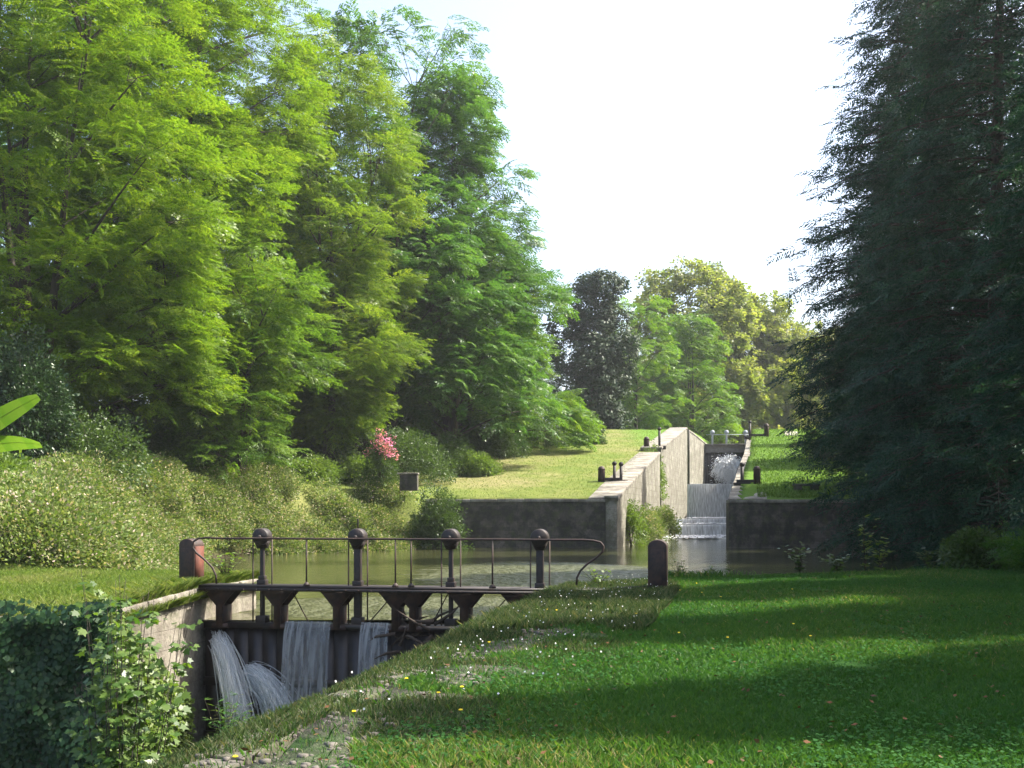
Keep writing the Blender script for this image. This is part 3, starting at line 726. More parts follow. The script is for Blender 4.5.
# bollards and remains of intermediate gates
def small_bollard(x, y, z, h, label, arm, flip=1):
    root = empty('mooring_bollard', (x, y, z)); tag(root, label, 'bollard', 'brown bollards beside the far lock')
    w = .27
    mb = MB(); mb.tube([(0, 0, -.3), (0, 0, h * .8), (0, 0, h * .93), (0, 0, h)], [w, w * .96, w * .8, w * .35], 14); mb.build('body', M['iron_worn'], root, smooth=False)
    mb = MB(); mb.tube([(0, 0, h * .78), (0, 0, h * .84)], w * 1.08, 14); mb.build('collar', M['iron_worn'], root)
    if arm:
        mb = MB(); mb.box((arm / 2, 0, .18), (abs(arm), .3, .22)); mb.build('arm', M['iron'], root, bevel=.02)
    return root
def stubs(x, y, z, hs, label):
    root = empty('gate_stanchion', (x, y, z)); tag(root, label, 'post', 'gate remains on the lock edge')
    mb = MB()
    for k, h in enumerate(hs):
        b = MB(); dx = k * .5; b.box((dx, 0, h / 2 - .5), (.2, .26, h + 1.0)); b.tube([(dx, -.16, h), (dx, .16, h)], .17, 12); b.build('post', M['iron'], root)
    b = MB(); b.box((.4 * (len(hs) - 1), .05, -.15), (1.2, .5, .35)); b.build('base', M['iron'], root, bevel=.03)
    return root
small_bollard(PX(601.5, 82), 82, gz(PX(601, 82), 82), 1.15, 'stout bollard on the pale lawn by the lower lock corner', 1.35)
small_bollard(PX(646.5, 104), 104, gz(PX(646, 104), 104), 1.3, 'bollard on the pale lawn halfway up the slope', 1.4)
small_bollard(PX(757, 81), 81, gz(PX(757, 81), 81), 1.3, 'bollard standing in green grass by the lower chamber edge', -1.5)
small_bollard(PX(766.5, 120), 120, gz(PX(766, 120), 120) , 1.45, 'bollard on the green lawn farther up near the highest gate', -1.9)
stubs(xl(82) - 1.35, 82, float(prof(82)) + .1, (1.25, 1.2), 'pair of black gate stanchions on the lower lock edge')
stubs(xl(103.8) - .3, 103.8, 7.9, (1.6,), 'single stanchion on top of the tall ramp wall')
stubs(xr(81) + .65, 81, float(prof(81)) + .05, (1.35,), 'slim dark stanchion beside the green grass chamber edge')
stubs(xr(120) + .3, 120, float(prof(120)) + .05, (1.55,), 'slim dark stanchion farther up beside the highest gate')
# stone slab bench and block
root = empty('stone_bench', (PX(806, 78), 78, gz(PX(806, 78), 78))); tag(root, 'low dark stone bench on the green lawn behind the wall', 'bench')
mb = MB(); mb.box((0, 0, .34), (1.85, .7, .16)); mb.build('seat', M['wall_dark'], root, bevel=.03)
for s_ in (-.6, .6): mb = MB(); mb.box((s_, 0, .1), (.5, .55, .34)); mb.build('leg', M['wall_dark'], root, bevel=.02)
root = empty('stone_block', (PX(409, 68.5), 68.5, 3.35)); tag(root, 'square dark stone block set in the bank top', 'stone block')
mb = MB(); mb.box((0, 0, .15), (1.1, .9, 1.0)); mb.build('body', M['wall_dark'], root, bevel=.03)
mb = MB(); mb.box((-.05, 0, .70), (1.3, 1.1, .1)); mb.build('cap', M['coping'], root, bevel=.02)
# gravel path beyond the far lock
mb = MB()
pp = [(xr(y) + 4.2, y) for y in (122, 128, 134, 140, 146, 152)]
for (a, ya), (b, yb) in zip(pp[:-1], pp[1:]):
    mb.quad((a, ya, gz(a, ya) + .03), (a + 1.5, ya, gz(a + 1.5, ya) + .03), (b + 1.5, yb, gz(b + 1.5, yb) + .03), (b, yb, gz(b, yb) + .03))
tag(mb.build('path', plain('path_gravel', (.34, .31, .27), 1)), kind='structure')
# power line
mb = MB(); mb.tube([(-140 + 320 * t, 210 + 60 * t, 58 - 14 * t + 20 * (t - .5) ** 2) for t in np.linspace(0, 1, 24)], .018, 5)
tag(mb.build('power_line', M['greyrail']), 'thin power line hanging across the white sky', 'power line')

# ================================================================== foliage
def unit(v): return v / np.maximum(np.linalg.norm(v, axis=-1, keepdims=True), 1e-9)
def leaves_mesh(name, C, A, Nn, ln, wd, tint, mat, parent, fold=.0):
    """rhombic leaves: centre C, long axis A, normal Nn"""
    A = unit(A); S = unit(np.cross(A, Nn)); n = len(C)
    ln = np.broadcast_to(ln, (n,))[:, None]; wd = np.broadcast_to(wd, (n,))[:, None]
    b = C - A * ln * .5; t = C + A * ln * .5; m = C - A * ln * .08
    V = np.stack([b, m + S * wd * .5, t, m - S * wd * .5], 1).reshape(-1, 3)
    return np_mesh(name, V, np.arange(4 * n), 4, mat, parent, tint=tint)
def basis(d, roll):
    d = unit(d); up = np.zeros_like(d); up[:, 2] = 1
    s = np.cross(d, up); bad = np.linalg.norm(s, axis=1) < .1; s[bad] = (1, 0, 0); s = unit(s)
    u = np.cross(s, d); c, q = np.cos(roll)[:, None], np.sin(roll)[:, None]
    return d, s * c + u * q, u * c - s * q
def place(tpl, pos, d, scale, r, roll=.45, tj=.35):
    C0, A0, N0, l0, w0 = tpl; n, m = len(pos), len(C0)
    D, S, U = basis(d, r.normal(0, roll, n))
    B = np.stack([D, S, U], 1)                       # rows
    C = pos[:, None, :] + np.einsum('mk,nkj->nmj', C0, B) * scale[:, None, None]
    A = np.einsum('mk,nkj->nmj', A0, B); Q = np.einsum('mk,nkj->nmj', N0, B)
    ln = l0[None, :] * scale[:, None]; wd = w0[None, :] * scale[:, None]
    ti = np.clip(r.beta(2, 2, n)[:, None] * (1 - tj) + r.random((n, m)) * tj, 0, 1)
    return C.reshape(-1, 3), A.reshape(-1, 3), Q.reshape(-1, 3), ln.ravel(), wd.ravel(), ti.ravel()
def tpl_pinnate(seed, nr_=9, nl_=5, L_=1.3, rl=.42, ll=.15, lw=.062, droop=.32):
    """a locust spray: twig with alternate feathery leaves"""
    r = np.random.default_rng(seed); C, A, Q, l, w = [], [], [], [], []
    for i in range(nr_):
        u = (i + .6) / nr_; p = np.array([u * L_, 0, -droop * u * u * L_]); sg = 1 if i % 2 else -1
        a = sg * R(r.uniform(38, 75)) * (1 - .35 * u); dr = np.array([math.cos(a), math.sin(a), r.uniform(-.35, .1)]); dr /= np.linalg.norm(dr)
        sd = np.cross(dr, [0, 0, 1]); sd /= np.linalg.norm(sd)
        for k in range(nl_):
            t = (k + .7) / nl_; q = p + dr * rl * t + np.array([0, 0, -.22 * t * t * rl])
            for s in (-1, 1):
                d = dr * .5 + sd * s + np.array([0, 0, r.uniform(-.5, .1)]); d /= np.linalg.norm(d)
                C.append(q + d * ll * .5); A.append(d); nn = np.array([r.normal(0, .35), r.normal(0, .35), 1]); Q.append(nn / np.linalg.norm(nn)); l.append(ll * r.uniform(.8, 1.15)); w.append(lw * r.uniform(.85, 1.2))
    return tuple(np.array(x) for x in (C, A, Q, l, w))
def tpl_broad(seed, n=34, L_=.9, rad=.42, ll=.2, lw=.16):
    r = np.random.default_rng(seed)
    u = r.random(n); C = np.stack([u * L_, r.normal(0, rad * .5, n), r.normal(0, rad * .38, n) - .15 * u * u], 1)
    A = unit(np.stack([r.uniform(.1, 1, n), C[:, 1] * 2 + r.normal(0, .4, n), r.normal(-.35, .4, n)], 1))
    Q = unit(np.stack([r.normal(0, .5, n), r.normal(0, .5, n), np.ones(n)], 1))
    return C, A, Q, ll * r.uniform(.7, 1.25, n), lw * r.uniform(.7, 1.2, n)
def tpl_fir(seed, nb=11, L_=1.2, ll=.34, lw=.06, k=3):
    """flat drooping conifer frond"""
    r = np.random.default_rng(seed); C, A, Q, l, w = [], [], [], [], []
    for i in range(nb):
        u = (i + .5) / nb; p = np.array([u * L_, 0, -.30 * u * u * L_])
        for s in (-1, 1):
            a = s * R(r.uniform(42, 62)); le = ll * (1.25 - .8 * u)
            d = np.array([math.cos(a), math.sin(a), r.uniform(-.55, -.15)]); d /= np.linalg.norm(d)
            for q in range(k):
                dd = d + r.normal(0, .18, 3); dd /= np.linalg.norm(dd)
                C.append(p + d * le * (.25 + .5 * q / max(1, k - 1)) + dd * .04); A.append(dd); nn = np.array([r.normal(0, .5), r.normal(0, .5), 1]); Q.append(nn / np.linalg.norm(nn)); l.append(le * .75); w.append(lw * r.uniform(.8, 1.3))
    return tuple(np.array(x) for x in (C, A, Q, l, w))

def bez(p0, p1, p2, n):
    t = np.linspace(0, 1, n)[:, None]; return (1 - t) ** 2 * p0 + 2 * t * (1 - t) * p1 + t * t * p2
def make_tree(name, H, Rr, mat, bark, tpl, seed, base=.16, nb=60, nsub=7, nsp=4, prof_=None, lift=.45, spread=.55, sscale=1.0, flat=.35, trunk_r=None, lean=(0, 0), conif=False, forks=0, dens_in=.3):
    r = np.random.default_rng(seed); root = empty(name)
    wood = MB(); trunk_r = trunk_r or H * .014
    def trunk(h):
        t = h / H; return np.array([lean[0] * t * t + .25 * math.sin(t * 5 + seed) * t, lean[1] * t * t + .25 * math.cos(t * 4.1 + seed) * t, h])
    tp = [trunk(H * .97 * k / 12) for k in range(13)]; tp[0] = tp[0] - np.array([0, 0, .4])
    wood.tube(tp, [trunk_r * (1.35 if k == 0 else 1) * (1 - .9 * (k / 12) ** .9) + .015 for k in range(13)], 9)
    for k in range(forks):
        a = r.uniform(0, 6.28); h0 = H * r.uniform(.08, .22); e = trunk(H * .85) + np.array([math.cos(a), math.sin(a), 0]) * Rr * .55
        m_ = (trunk(h0) + e) / 2 + np.array([math.cos(a), math.sin(a), .3]) * Rr * .22
        wood.tube(bez(trunk(h0), m_, e, 9), list(np.linspace(trunk_r * .6, .03, 9)), 7)
    az_n = r.uniform(0, 6.28, 5)
    pos, dirs, tt = [], [], []
    prof_ = prof_ or (lambda t: math.sin(math.pi * min(1, (t * .86 + .14))) ** .55 if t < 1 else 0)
    for i in range(nb):
        t = ((i + r.random()) / nb); h = H * (base + (1 - base) * t)
        az = i * 2.39996 + r.uniform(-.4, .4)
        lob = 1 + (.07 if conif else .20) * math.sin(2 * az + az_n[0] + 4 * t) + (.05 if conif else .13) * math.sin(3 * az + az_n[1] - 7 * t)
        Lb = max(.5, Rr * prof_(t) * lob * (r.uniform(.84, 1.08) if conif else r.uniform(.72, 1.12))); ca, sa = math.cos(az), math.sin(az)
        if conif:
            p0 = trunk(h); e = p0 + np.array([ca * Lb, sa * Lb, -Lb * r.uniform(.06, .26)]); m_ = p0 + np.array([ca, sa, 0]) * Lb * .5 + np.array([0, 0, Lb * .10])
        else:
            h0 = max(H * base * .75, h - Lb * lift * r.uniform(.7, 1.3)); h0 = min(h0, H * .93)
            p0 = trunk(h0); e = trunk(h) * np.array([1, 1, 0]) + np.array([ca * Lb, sa * Lb, h - .10 * Lb]); m_ = p0 + (e - p0) * .5 + np.array([ca, sa, 0]) * Lb * .05 + np.array([0, 0, Lb * .22])
        bp = bez(p0, m_, e, 7); rb = min(trunk_r * .5, .012 * Lb + .02)
        wood.tube(bp, list(np.linspace(rb, .012, 7)), 5, False)
        ns = max(3, int(nsub * (0.5 + .6 * Lb / Rr)))
        for j in range(ns):
            u = dens_in + (1 - dens_in) * (j + r.random()) / ns; q = bez(p0, m_, e, 21)[min(20, int(u * 20))]
            tang = unit((bez(p0, m_, e, 21)[min(20, int(u * 20) + 1)] - bez(p0, m_, e, 21)[max(0, int(u * 20) - 1)])[None])[0]
            sa2 = (1 if j % 2 else -1) * r.uniform(.35, 1.15); c2, s2 = math.cos(sa2), math.sin(sa2)
            d = np.array([tang[0] * c2 - tang[1] * s2, tang[0] * s2 + tang[1] * c2, tang[2] * .5 + r.normal(0, flat)]); d /= np.linalg.norm(d)
            Ls = Lb * spread * (1.15 - .75 * u) * r.uniform(.7, 1.2) + .4
            ep = q + d * Ls + np.array([0, 0, -.08 * Ls])
            wood.tube([q, (q + ep) / 2 + np.array([0, 0, .04 * Ls]), ep], [rb * .35 + .008, .012, .006], 3, False)
            nn = max(2, int(nsp * Ls / 1.6))
            for k in range(nn):
                v = (k + .5 + r.uniform(-.3, .3)) / nn; pp_ = q + (ep - q) * v + r.normal(0, .16, 3)
                d2 = d + r.normal(0, .45, 3) * np.array([1, 1, .5]) + (0 if conif else .25) * np.array([ca, sa, 0]); pos.append(pp_); dirs.append(d2)
    pos = np.array(pos); dirs = np.array(dirs)
    C, A, Q, l, w, ti = place(tpl, pos, dirs, sscale * r.uniform(.75, 1.25, len(pos)), r)
    wood.build('trunk', bark, root, smooth=True)
    leaves_mesh('crown', C, A, Q, l, w, ti, mat, root)
    return root, len(C)
def clump_tree(name, H, Rr, mat, bark, tpl, seed, base=.1, K=60, dens=11, prof_=None, cr=2.0, fz=.55, sscale=1.0, forks=4, trunk_r=None, inner=.3):
    r = np.random.default_rng(seed); root = empty(name); wood = MB(); trunk_r = trunk_r or H * .013
    prof_ = prof_ or (lambda t: math.sqrt(max(.02, 1 - ((t - .42) / .64) ** 2)))
    lead = []
    for k in range(forks):
        a = 6.283 * k / forks + r.uniform(-.5, .5); sp = Rr * r.uniform(.25, .6) if k else 0
        e = np.array([math.cos(a) * sp, math.sin(a) * sp, H * r.uniform(.60, .86)]); m_ = np.array([math.cos(a) * sp * .3 + r.normal(0, .5), math.sin(a) * sp * .3 + r.normal(0, .5), H * .45])
        p = bez(np.array([0, 0, -.5]), m_, e, 15); lead.append(p); wood.tube(p, list(trunk_r * (1.25 if k == 0 else .8) * np.linspace(1, .03, 15) ** 1.25 + .010), 8)
    an = r.uniform(0, 6.28, 4); pos, dirs = [], []
    for i in range(K):
        t = (i + r.random()) / K; h = H * (base + (1 - base) * t); az = i * 2.39996 + r.uniform(-.5, .5)
        lob = 1 + .16 * math.sin(2 * az + an[0] + 5 * t) + .12 * math.sin(3 * az + an[1] - 8 * t)
        rr = cr * r.uniform(.6, 1.35) * (1 - .35 * t); Lb = Rr * prof_(t) * lob * r.uniform(.85, 1.12)
        d = max(0, Lb - rr * .6) * (r.uniform(.15, .7) if r.random() < inner else r.uniform(.85, 1.0)); o = np.array([math.cos(az), math.sin(az), 0])
        c = o * d + np.array([0, 0, min(h, H - rr * fz)])
        ld = min(lead, key=lambda p: np.min(np.hypot(p[:, 0] - c[0], p[:, 1] - c[1]) + .6 * np.abs(p[:, 2] - (c[2] - .45 * d))))
        j = int(np.argmin(np.abs(ld[:, 2] - max(H * .06, c[2] - .5 * d - .5)))); s0 = ld[j]
        limb = bez(s0, (s0 + c) / 2 + o * .1 * d + np.array([0, 0, .12 * d]), c, 7); rb = .02 + .011 * d
        wood.tube(limb, list(np.linspace(rb, .02, 7)), 5, False)
        n = int(dens * rr * rr); v = unit(r.normal(0, 1, (n, 3)) + o * .55 + np.array([0, 0, .25])); q = c + v * np.array([rr, rr, rr * fz]) * (1 - np.abs(r.normal(0, .2, n)))[:, None]
        q += r.normal(0, .12, q.shape)
        pos.append(q); dirs.append(v * np.array([1, 1, .22]) + o * .4 + np.array([0, 0, -.04]) + r.normal(0, .28, v.shape) * np.array([1, 1, .5]))
        for w_ in range(4):
            e = q[r.integers(0, n)]; wood.tube([c - o * rr * .3, (c + e) / 2 + np.array([0, 0, .05]), e], [.022, .014, .006], 3, False)
    pos = np.concatenate(pos); dirs = np.concatenate(dirs)
    C, A, Q, l, w, ti = place(tpl, pos, dirs, sscale * r.uniform(.75, 1.25, len(pos)), r)
    wood.build('trunk', bark, root, smooth=True); leaves_mesh('crown', C, A, Q, l, w, ti, mat, root)
    return root, len(C)
TOT = [0]
def put(tr, x, Y, label, cat='tree', group=None, rz=0, z=None, sc_=1.0):
    tr.location = (x, Y, (gz(x, Y) if z is None else z) - .1); tr.rotation_euler = (0, 0, rz); tr.scale = (sc_,) * 3
    tag(tr, label, cat, group); return tr

pin_a = tpl_pinnate(1, 8, 5, 1.25, .46, .165, .078, .16); pin_b = tpl_pinnate(2, 7, 4, 1.4, .5, .24, .12, .15)
br_a = tpl_broad(3, 26, 1.1, .55, .30, .24); br_far = tpl_broad(4, 22, 1.5, .8, .52, .42)
fir_a = tpl_fir(5, 10, .95, .26, .050, 2)
G1 = 'tall leafy trees of the wood beside the basin'
dome = lambda t: (1 - t) ** .5 * (.8 + .2 * min(1, t * 6))
T, n_tot = clump_tree('locust_tree', 31, 8.6, M['locust'], M['bark'], pin_a, 21, .14, 84, 14, cr=2.6, fz=.52)
put(T, PX(35, 56), 56, 'big yellow green feathery tree above the glossy holly', 'tree', G1, .6)
T, n1 = clump_tree('locust_tree', 42, 8.3, M['locust'], M['bark'], pin_a, 22, .10, 112, 13, cr=2.8, fz=.54); n_tot += n1
put(T, PX(162, 67), 67, 'largest bright feathery tree towering past the top edge', 'tree', G1, 1.3)
T, n1 = clump_tree('locust_tree', 14.5, 4.6, M['locust_green'], M['bark'], pin_a, 23, .06, 34, 16, cr=1.7, fz=.5, forks=2); n_tot += n1
put(T, PX(240, 66), 66, 'small vivid green tree with low drooping boughs', 'tree', G1, 2.2)
T, n1 = clump_tree('locust_tree', 29.5, 6.1, M['locust_yellow'], M['bark'], pin_a, 24, .12, 80, 14, cr=2.3, fz=.52, prof_=lambda t: min(1, .42 + t * 1.6) * math.sqrt(max(.02, 1 - ((t - .42) / .64) ** 2))); n_tot += n1
put(T, PX(328, 78), 78, 'yellowish olive feathery tree above the pink blossom', 'tree', G1, 2.9)
T, n1 = clump_tree('locust_tree', 37, 8.8, M['tall'], M['bark'], pin_b, 25, .20, 70, 7, cr=2.8, fz=.6, forks=5); n_tot += n1
put(T, PX(392, 92), 92, 'tallest open bluish green tree with sky between its top boughs', 'tree', G1, .2)
T, n1 = clump_tree('locust_tree', 33, 10.2, M['tall'], M['bark'], pin_b, 26, .08, 84, 8, cr=2.9, fz=.6, prof_=dome); n_tot += n1
put(T, PX(452, 96), 96, 'mid green tree sloping down behind the bright rounded tree', 'tree', G1, 1.0)
T, n1 = clump_tree('locust_tree', 21, 9.6, M['locust_green'], M['bark'], pin_b, 27, .02, 78, 9, cr=2.7, fz=.6, prof_=dome); n_tot += n1
put(T, PX(468, 104), 104, 'bright green rounded tree hanging over the pale lawn', 'tree', G1, .4)
# far trees
G2 = 'distant trees beyond the top lock'
T, n1 = clump_tree('oak_tree', 20.5, 4.6, M['oak'], M['bark'], br_a, 31, .06, 60, 13, cr=1.9, fz=.85, sscale=1.15, inner=.4); n_tot += n1
put(T, PX(593, 142), 142, 'dark oval evergreen oak between two brighter trees', 'tree', G2)
T, n1 = clump_tree('locust_tree', 19.5, 5.2, M['locust_green'], M['bark'], pin_b, 32, .12, 36, 7, cr=2.0, sscale=1.15); n_tot += n1
put(T, PX(636, 154), 154, 'slender light green tree next to the dark oak', 'tree', G2)
T, n1 = clump_tree('locust_tree', 19.5, 7.4, M['locust_green'], M['bark'], pin_b, 33, .03, 46, 6.5, cr=2.2, sscale=1.25, prof_=dome); n_tot += n1
put(T, PX(692, 166), 166, 'fresh green spreading tree in front of the olive planes', 'tree', G2)
pl, n1 = clump_tree('plane_tree', 32, 12.0, M['plane'], M['bark_grey'], br_far, 34, .05, 100, 5.5, cr=3.0, fz=.8, sscale=1.05, forks=6, inner=.2); n_tot += n1
put(pl, PX(688, 190), 190, 'largest round crowned olive plane tree behind the fresh green tree', 'tree', G2)
for (x, Y, s_, rz, lab) in ((744, 198, .90, 2.0, 'olive plane tree directly above the highest gate'), (790, 200, .76, 4.0, 'lower olive plane tree sloping down to the conifers'),
                            (650, 235, .72, 5.0, 'pale plane tree peeping behind the slender light green tree'), (840, 215, .8, 1.0, 'plane tree glimpsed behind the conifer edge')):
    c = copy_tree(pl); put(c, PX(x, Y), Y, lab, 'tree', G2, rz, None, s_)
# woods behind the big left trees
bw, n1 = clump_tree('forest_tree', 30, 9.5, M['tall'], M['bark'], pin_b, 41, .03, 66, 5.5, cr=3.0, fz=.6, sscale=1.2); n_tot += n1
put(bw, PX(-30, 84), 84, 'shaded tree deep in the wood behind the holly', 'tree', 'trees deep in the wood')
for (x, Y, s_, rz, lab) in ((110, 90, 1.25, 1.1, 'shaded tree deep in the wood behind the two biggest trees'), (250, 98, .95, 2.1, 'shaded tree deep in the wood behind the small vivid tree'),
                            (350, 112, .85, 3.4, 'shaded tree deep in the wood above the pink blossom'), (430, 130, .75, 4.4, 'shaded tree filling the wood behind the rounded tree'), (520, 150, .55, .4, 'tree between the rounded tree and the dark oak')):
    c = copy_tree(bw); put(c, PX(x, Y), Y, lab, 'tree', 'trees deep in the wood', rz, None, s_)
# conifers
cprof = lambda t: (1 - t) ** .72 * (.56 + .56 * min(1, t * 4.2))
cf, n1 = make_tree('conifer_tree', 34, 6.6, M['conifer'], M['bark'], fir_a, 51, base=.02, nb=230, nsub=11, nsp=4.2, sscale=1.12, prof_=cprof, conif=True, spread=.42, flat=.12, trunk_r=.5, dens_in=.22); n_tot += n1
G3 = 'dark conifers lining the shaded bank'
put(cf, 22.9, 60, 'tallest dark conifer reaching past the top above the water', 'conifer', G3, 0, None, 1.22)
for (x, Y, s_, rz, lab) in ((28.7, 77, 1.05, 1.2, 'dark conifer behind the mossy wall'), (32.0, 94, .74, 2.6, 'conifer whose tips droop over the green far lawn'), (19.0, 43, .92, 3.3, 'near dark conifer with the blackest boughs beside the nettles'),
                            (35.5, 68, 1.0, 4.1, 'conifer hidden deep in the dark row'), (40, 112, .62, .9, 'smallest conifer at the far end of the dark row'), (27.5, 48, 1.05, 5.2, 'second row conifer filling the dark gap')):
    c = copy_tree(cf); put(c, x, Y, lab, 'conifer', G3, rz, None, s_)
# the same row goes on beside the viewer and shades the lawn
for (x, Y, s_, rz) in ((17.2, 31, .66, .3), (16.6, 24.5, .60, 4.0), (16.2, 18.5, .60, 1.9), (15.4, 12.5, .58, 2.4), (15, 7, .58, .4), (14.6, 1.5, .58, 4.9), (14, -5, .58, 3.0)):
    c = copy_tree(cf); put(c, x, Y, 'conifer of the row that goes on beside the shaded lawn', 'conifer', 'conifers beside the shaded lawn', rz, None, s_)

# ------------------------------------------------------------------ shrubs
def mound(r, c, rad, n, jit=.16):
    v = unit(r.normal(0, 1, (n, 3))); v[:, 2] = np.abs(v[:, 2]) * 1.0 - .12
    rr = 1 - np.abs(r.normal(0, jit, n)); lump = 1 + .16 * np.sin(v[:, 0] * 5 + c[0]) * np.sin(v[:, 1] * 5 + c[1] * 2)
    return np.array(c) + v * rr[:, None] * lump[:, None] * np.array(rad), v
def shrub(name, loc, rad, n, tpl, mat, label, cat='shrub', group=None, seed=0, lobes=4, sscale=.7, extra=None, stems=6):
    r = np.random.default_rng(seed); root = empty(name, loc); tag(root, label, cat, group)
    Ps, Ds = [], []
    for k in range(lobes):
        f = r.uniform(.5, .85); o = np.array([r.uniform(-.5, .5) * rad[0], r.uniform(-.5, .5) * rad[1], r.uniform(0, .35) * rad[2]]) if k else np.zeros(3)
        f = f if k else .9
        p, d = mound(r, o, np.array(rad) * f, int(n / lobes)); Ps.append(p); Ds.append(d)
    p = np.concatenate(Ps); d = np.concatenate(Ds); p[:, 2] = np.maximum(p[:, 2], 0.02)
    C, A, Q, l, w, ti = place(tpl, p, d + r.normal(0, .4, d.shape), sscale * r.uniform(.7, 1.3, len(p)), r, .8)
    mb = MB()
    for k in range(stems):
        a = r.uniform(0, 6.28); e = np.array([math.cos(a) * rad[0] * .55, math.sin(a) * rad[1] * .55, rad[2] * r.uniform(.5, .9)])
        mb.tube(bez(np.array([0, 0, -.3]), e * np.array([.2, .2, .6]), e, 5), [.05, .04, .03, .02, .01], 5)
    mb.build('stems', M['bark'], root); leaves_mesh('foliage', C, A, Q, l, w, ti, mat, root)
    if extra: extra(root, p, d, r)
    return root
br_s = tpl_broad(6, 16, .6, .35, .17, .10); br_n = tpl_broad(7, 14, .45, .3, .12, .075)
def at(x, Y, dz=0): return (PX(x, Y), Y, gz(PX(x, Y), Y) + dz)
# glossy holly
shrub('holly_bush', at(20, 49), (2.9, 2.3, 6.8), 1500, br_s, M['holly'], 'tall glossy dark holly under the yellow green tree', 'holly', None, 61, 6, .95)
shrub('shrub', at(95, 50), (3.0, 2.0, 3.6), 900, br_s, M['shrub'], 'dark rounded shrub in the wood beside the holly', 'shrub', None, 62, 4, .9)
und = 'shrubs along the edge of the wood'
for k, (x, Y, rx, rz, m_, lab) in enumerate((
    (-10, 41, 2.2, 1.5, 'shrub_light', 'pale shrub just below the banana leaves'), (150, 63, 2.6, 3.0, 'shrub', 'dark shrub at the wood edge under the biggest tree'),
    (190, 66, 1.8, 2.4, 'holly', 'glossy shrub just before the small vivid tree'), (300, 72, 2.2, 2.0, 'shrub_light', 'light shrub beside the trunk of the small vivid tree'),
    (325, 80, 2.6, 3.0, 'shrub', 'dark shrub under the yellowish tree'), (352, 77, 1.4, 1.7, 'shrub_light', 'light shrub at the foot of the pink blossom'), (405, 80, 3.0, 3.4, 'shrub', 'dark shrub between pink blossom and lawn'),
    (440, 86, 2.4, 3.0, 'shrub', 'shadowed shrub below the rounded tree'), (470, 86, 1.8, 2.0, 'shrub_light', 'greyish light shrub on the lawn edge under the rounded tree'), (500, 98, 2.6, 2.6, 'shrub', 'shrub in the shade of low boughs over the lawn'),
    (545, 108, 2.2, 2.2, 'shrub', 'last shrub on the lawn edge before the far bush'), (268, 71, 1.6, 1.6, 'shrub', 'small dark shrub on the bank top'))):
    shrub('shrub', at(x, Y), (rx, rx * .8, rz), int(330 * rx), br_s, M[m_], lab, 'shrub', und, 70 + k, 4, .9)
shrub('round_bush', at(584, 112), (2.1, 2.0, 3.4), 520, br_a, M['shrub'], 'dark round bush alone at the end of the pale lawn', 'bush', None, 90, 3, .7)
shrub('lawn_edge_bush', at(822, 96), (3.4, 2.2, 2.6), 600, br_s, M['oak'], 'low brownish bush under the conifer on the far green lawn', 'bush', None, 91, 4, 1.0)
def pinkf(root, p, d, r):
    k = (p[:, 2] > 2.2) & (np.sin(p[:, 0] * 4 + p[:, 2] * 2.2) > -.25); p2, d2 = p[k][::2][:80], d[k][::2][:80]
    C, A, Q, l, w, ti = place(tpl_broad(8, 20, .5, .3, .13, .12), p2 + d2 * .15, d2, r.uniform(.8, 1.3, len(p2)), r, 1.0)
    leaves_mesh('blossoms', C, A, Q, l, w, ti, M['pink'], root)
shrub('flowering_shrub', at(380, 73.6), (1.2, .9, 4.7), 420, br_s, M['shrub'], 'pink flowering shrub glowing under the dark trees', 'flowering shrub', None, 92, 3, .8, pinkf)
shrub('shore_shrub', (PX(436, 72.4), 72.4, -.7), (1.9, 1.2, 3.6), 900, br_s, M['shrub'], 'dark green shrub hanging over the basin wall end', 'shrub', None, 93, 4, .8)
# overgrown corner of the far lock
for k, (x, Y, z, rx, ry, rz, m_, lab) in enumerate(((631, 79.5, -.8, 1.1, 1.3, 3.6, 'shrub_light', 'bright green shrub climbing the far lock corner'), (646, 86, -.8, 1.3, 2.4, 3.0, 'bank', 'straw coloured bush at the foot of the low chamber wall'),
    (661, 94, -.8, 1.1, 3.0, 3.3, 'bank', 'reddish straw bush beside the low cascade'), (655, 103, 3, .7, 1.4, 4.6, 'shrub_light', 'creeper in the gap between the two ramp walls'))):
    shrub('wall_shrub', (PX(x, Y), Y, z), (rx, ry, rz), 420, br_s, M[m_], lab, 'shrub', 'plants growing on the far lock wall', 100 + k, 4, .85)

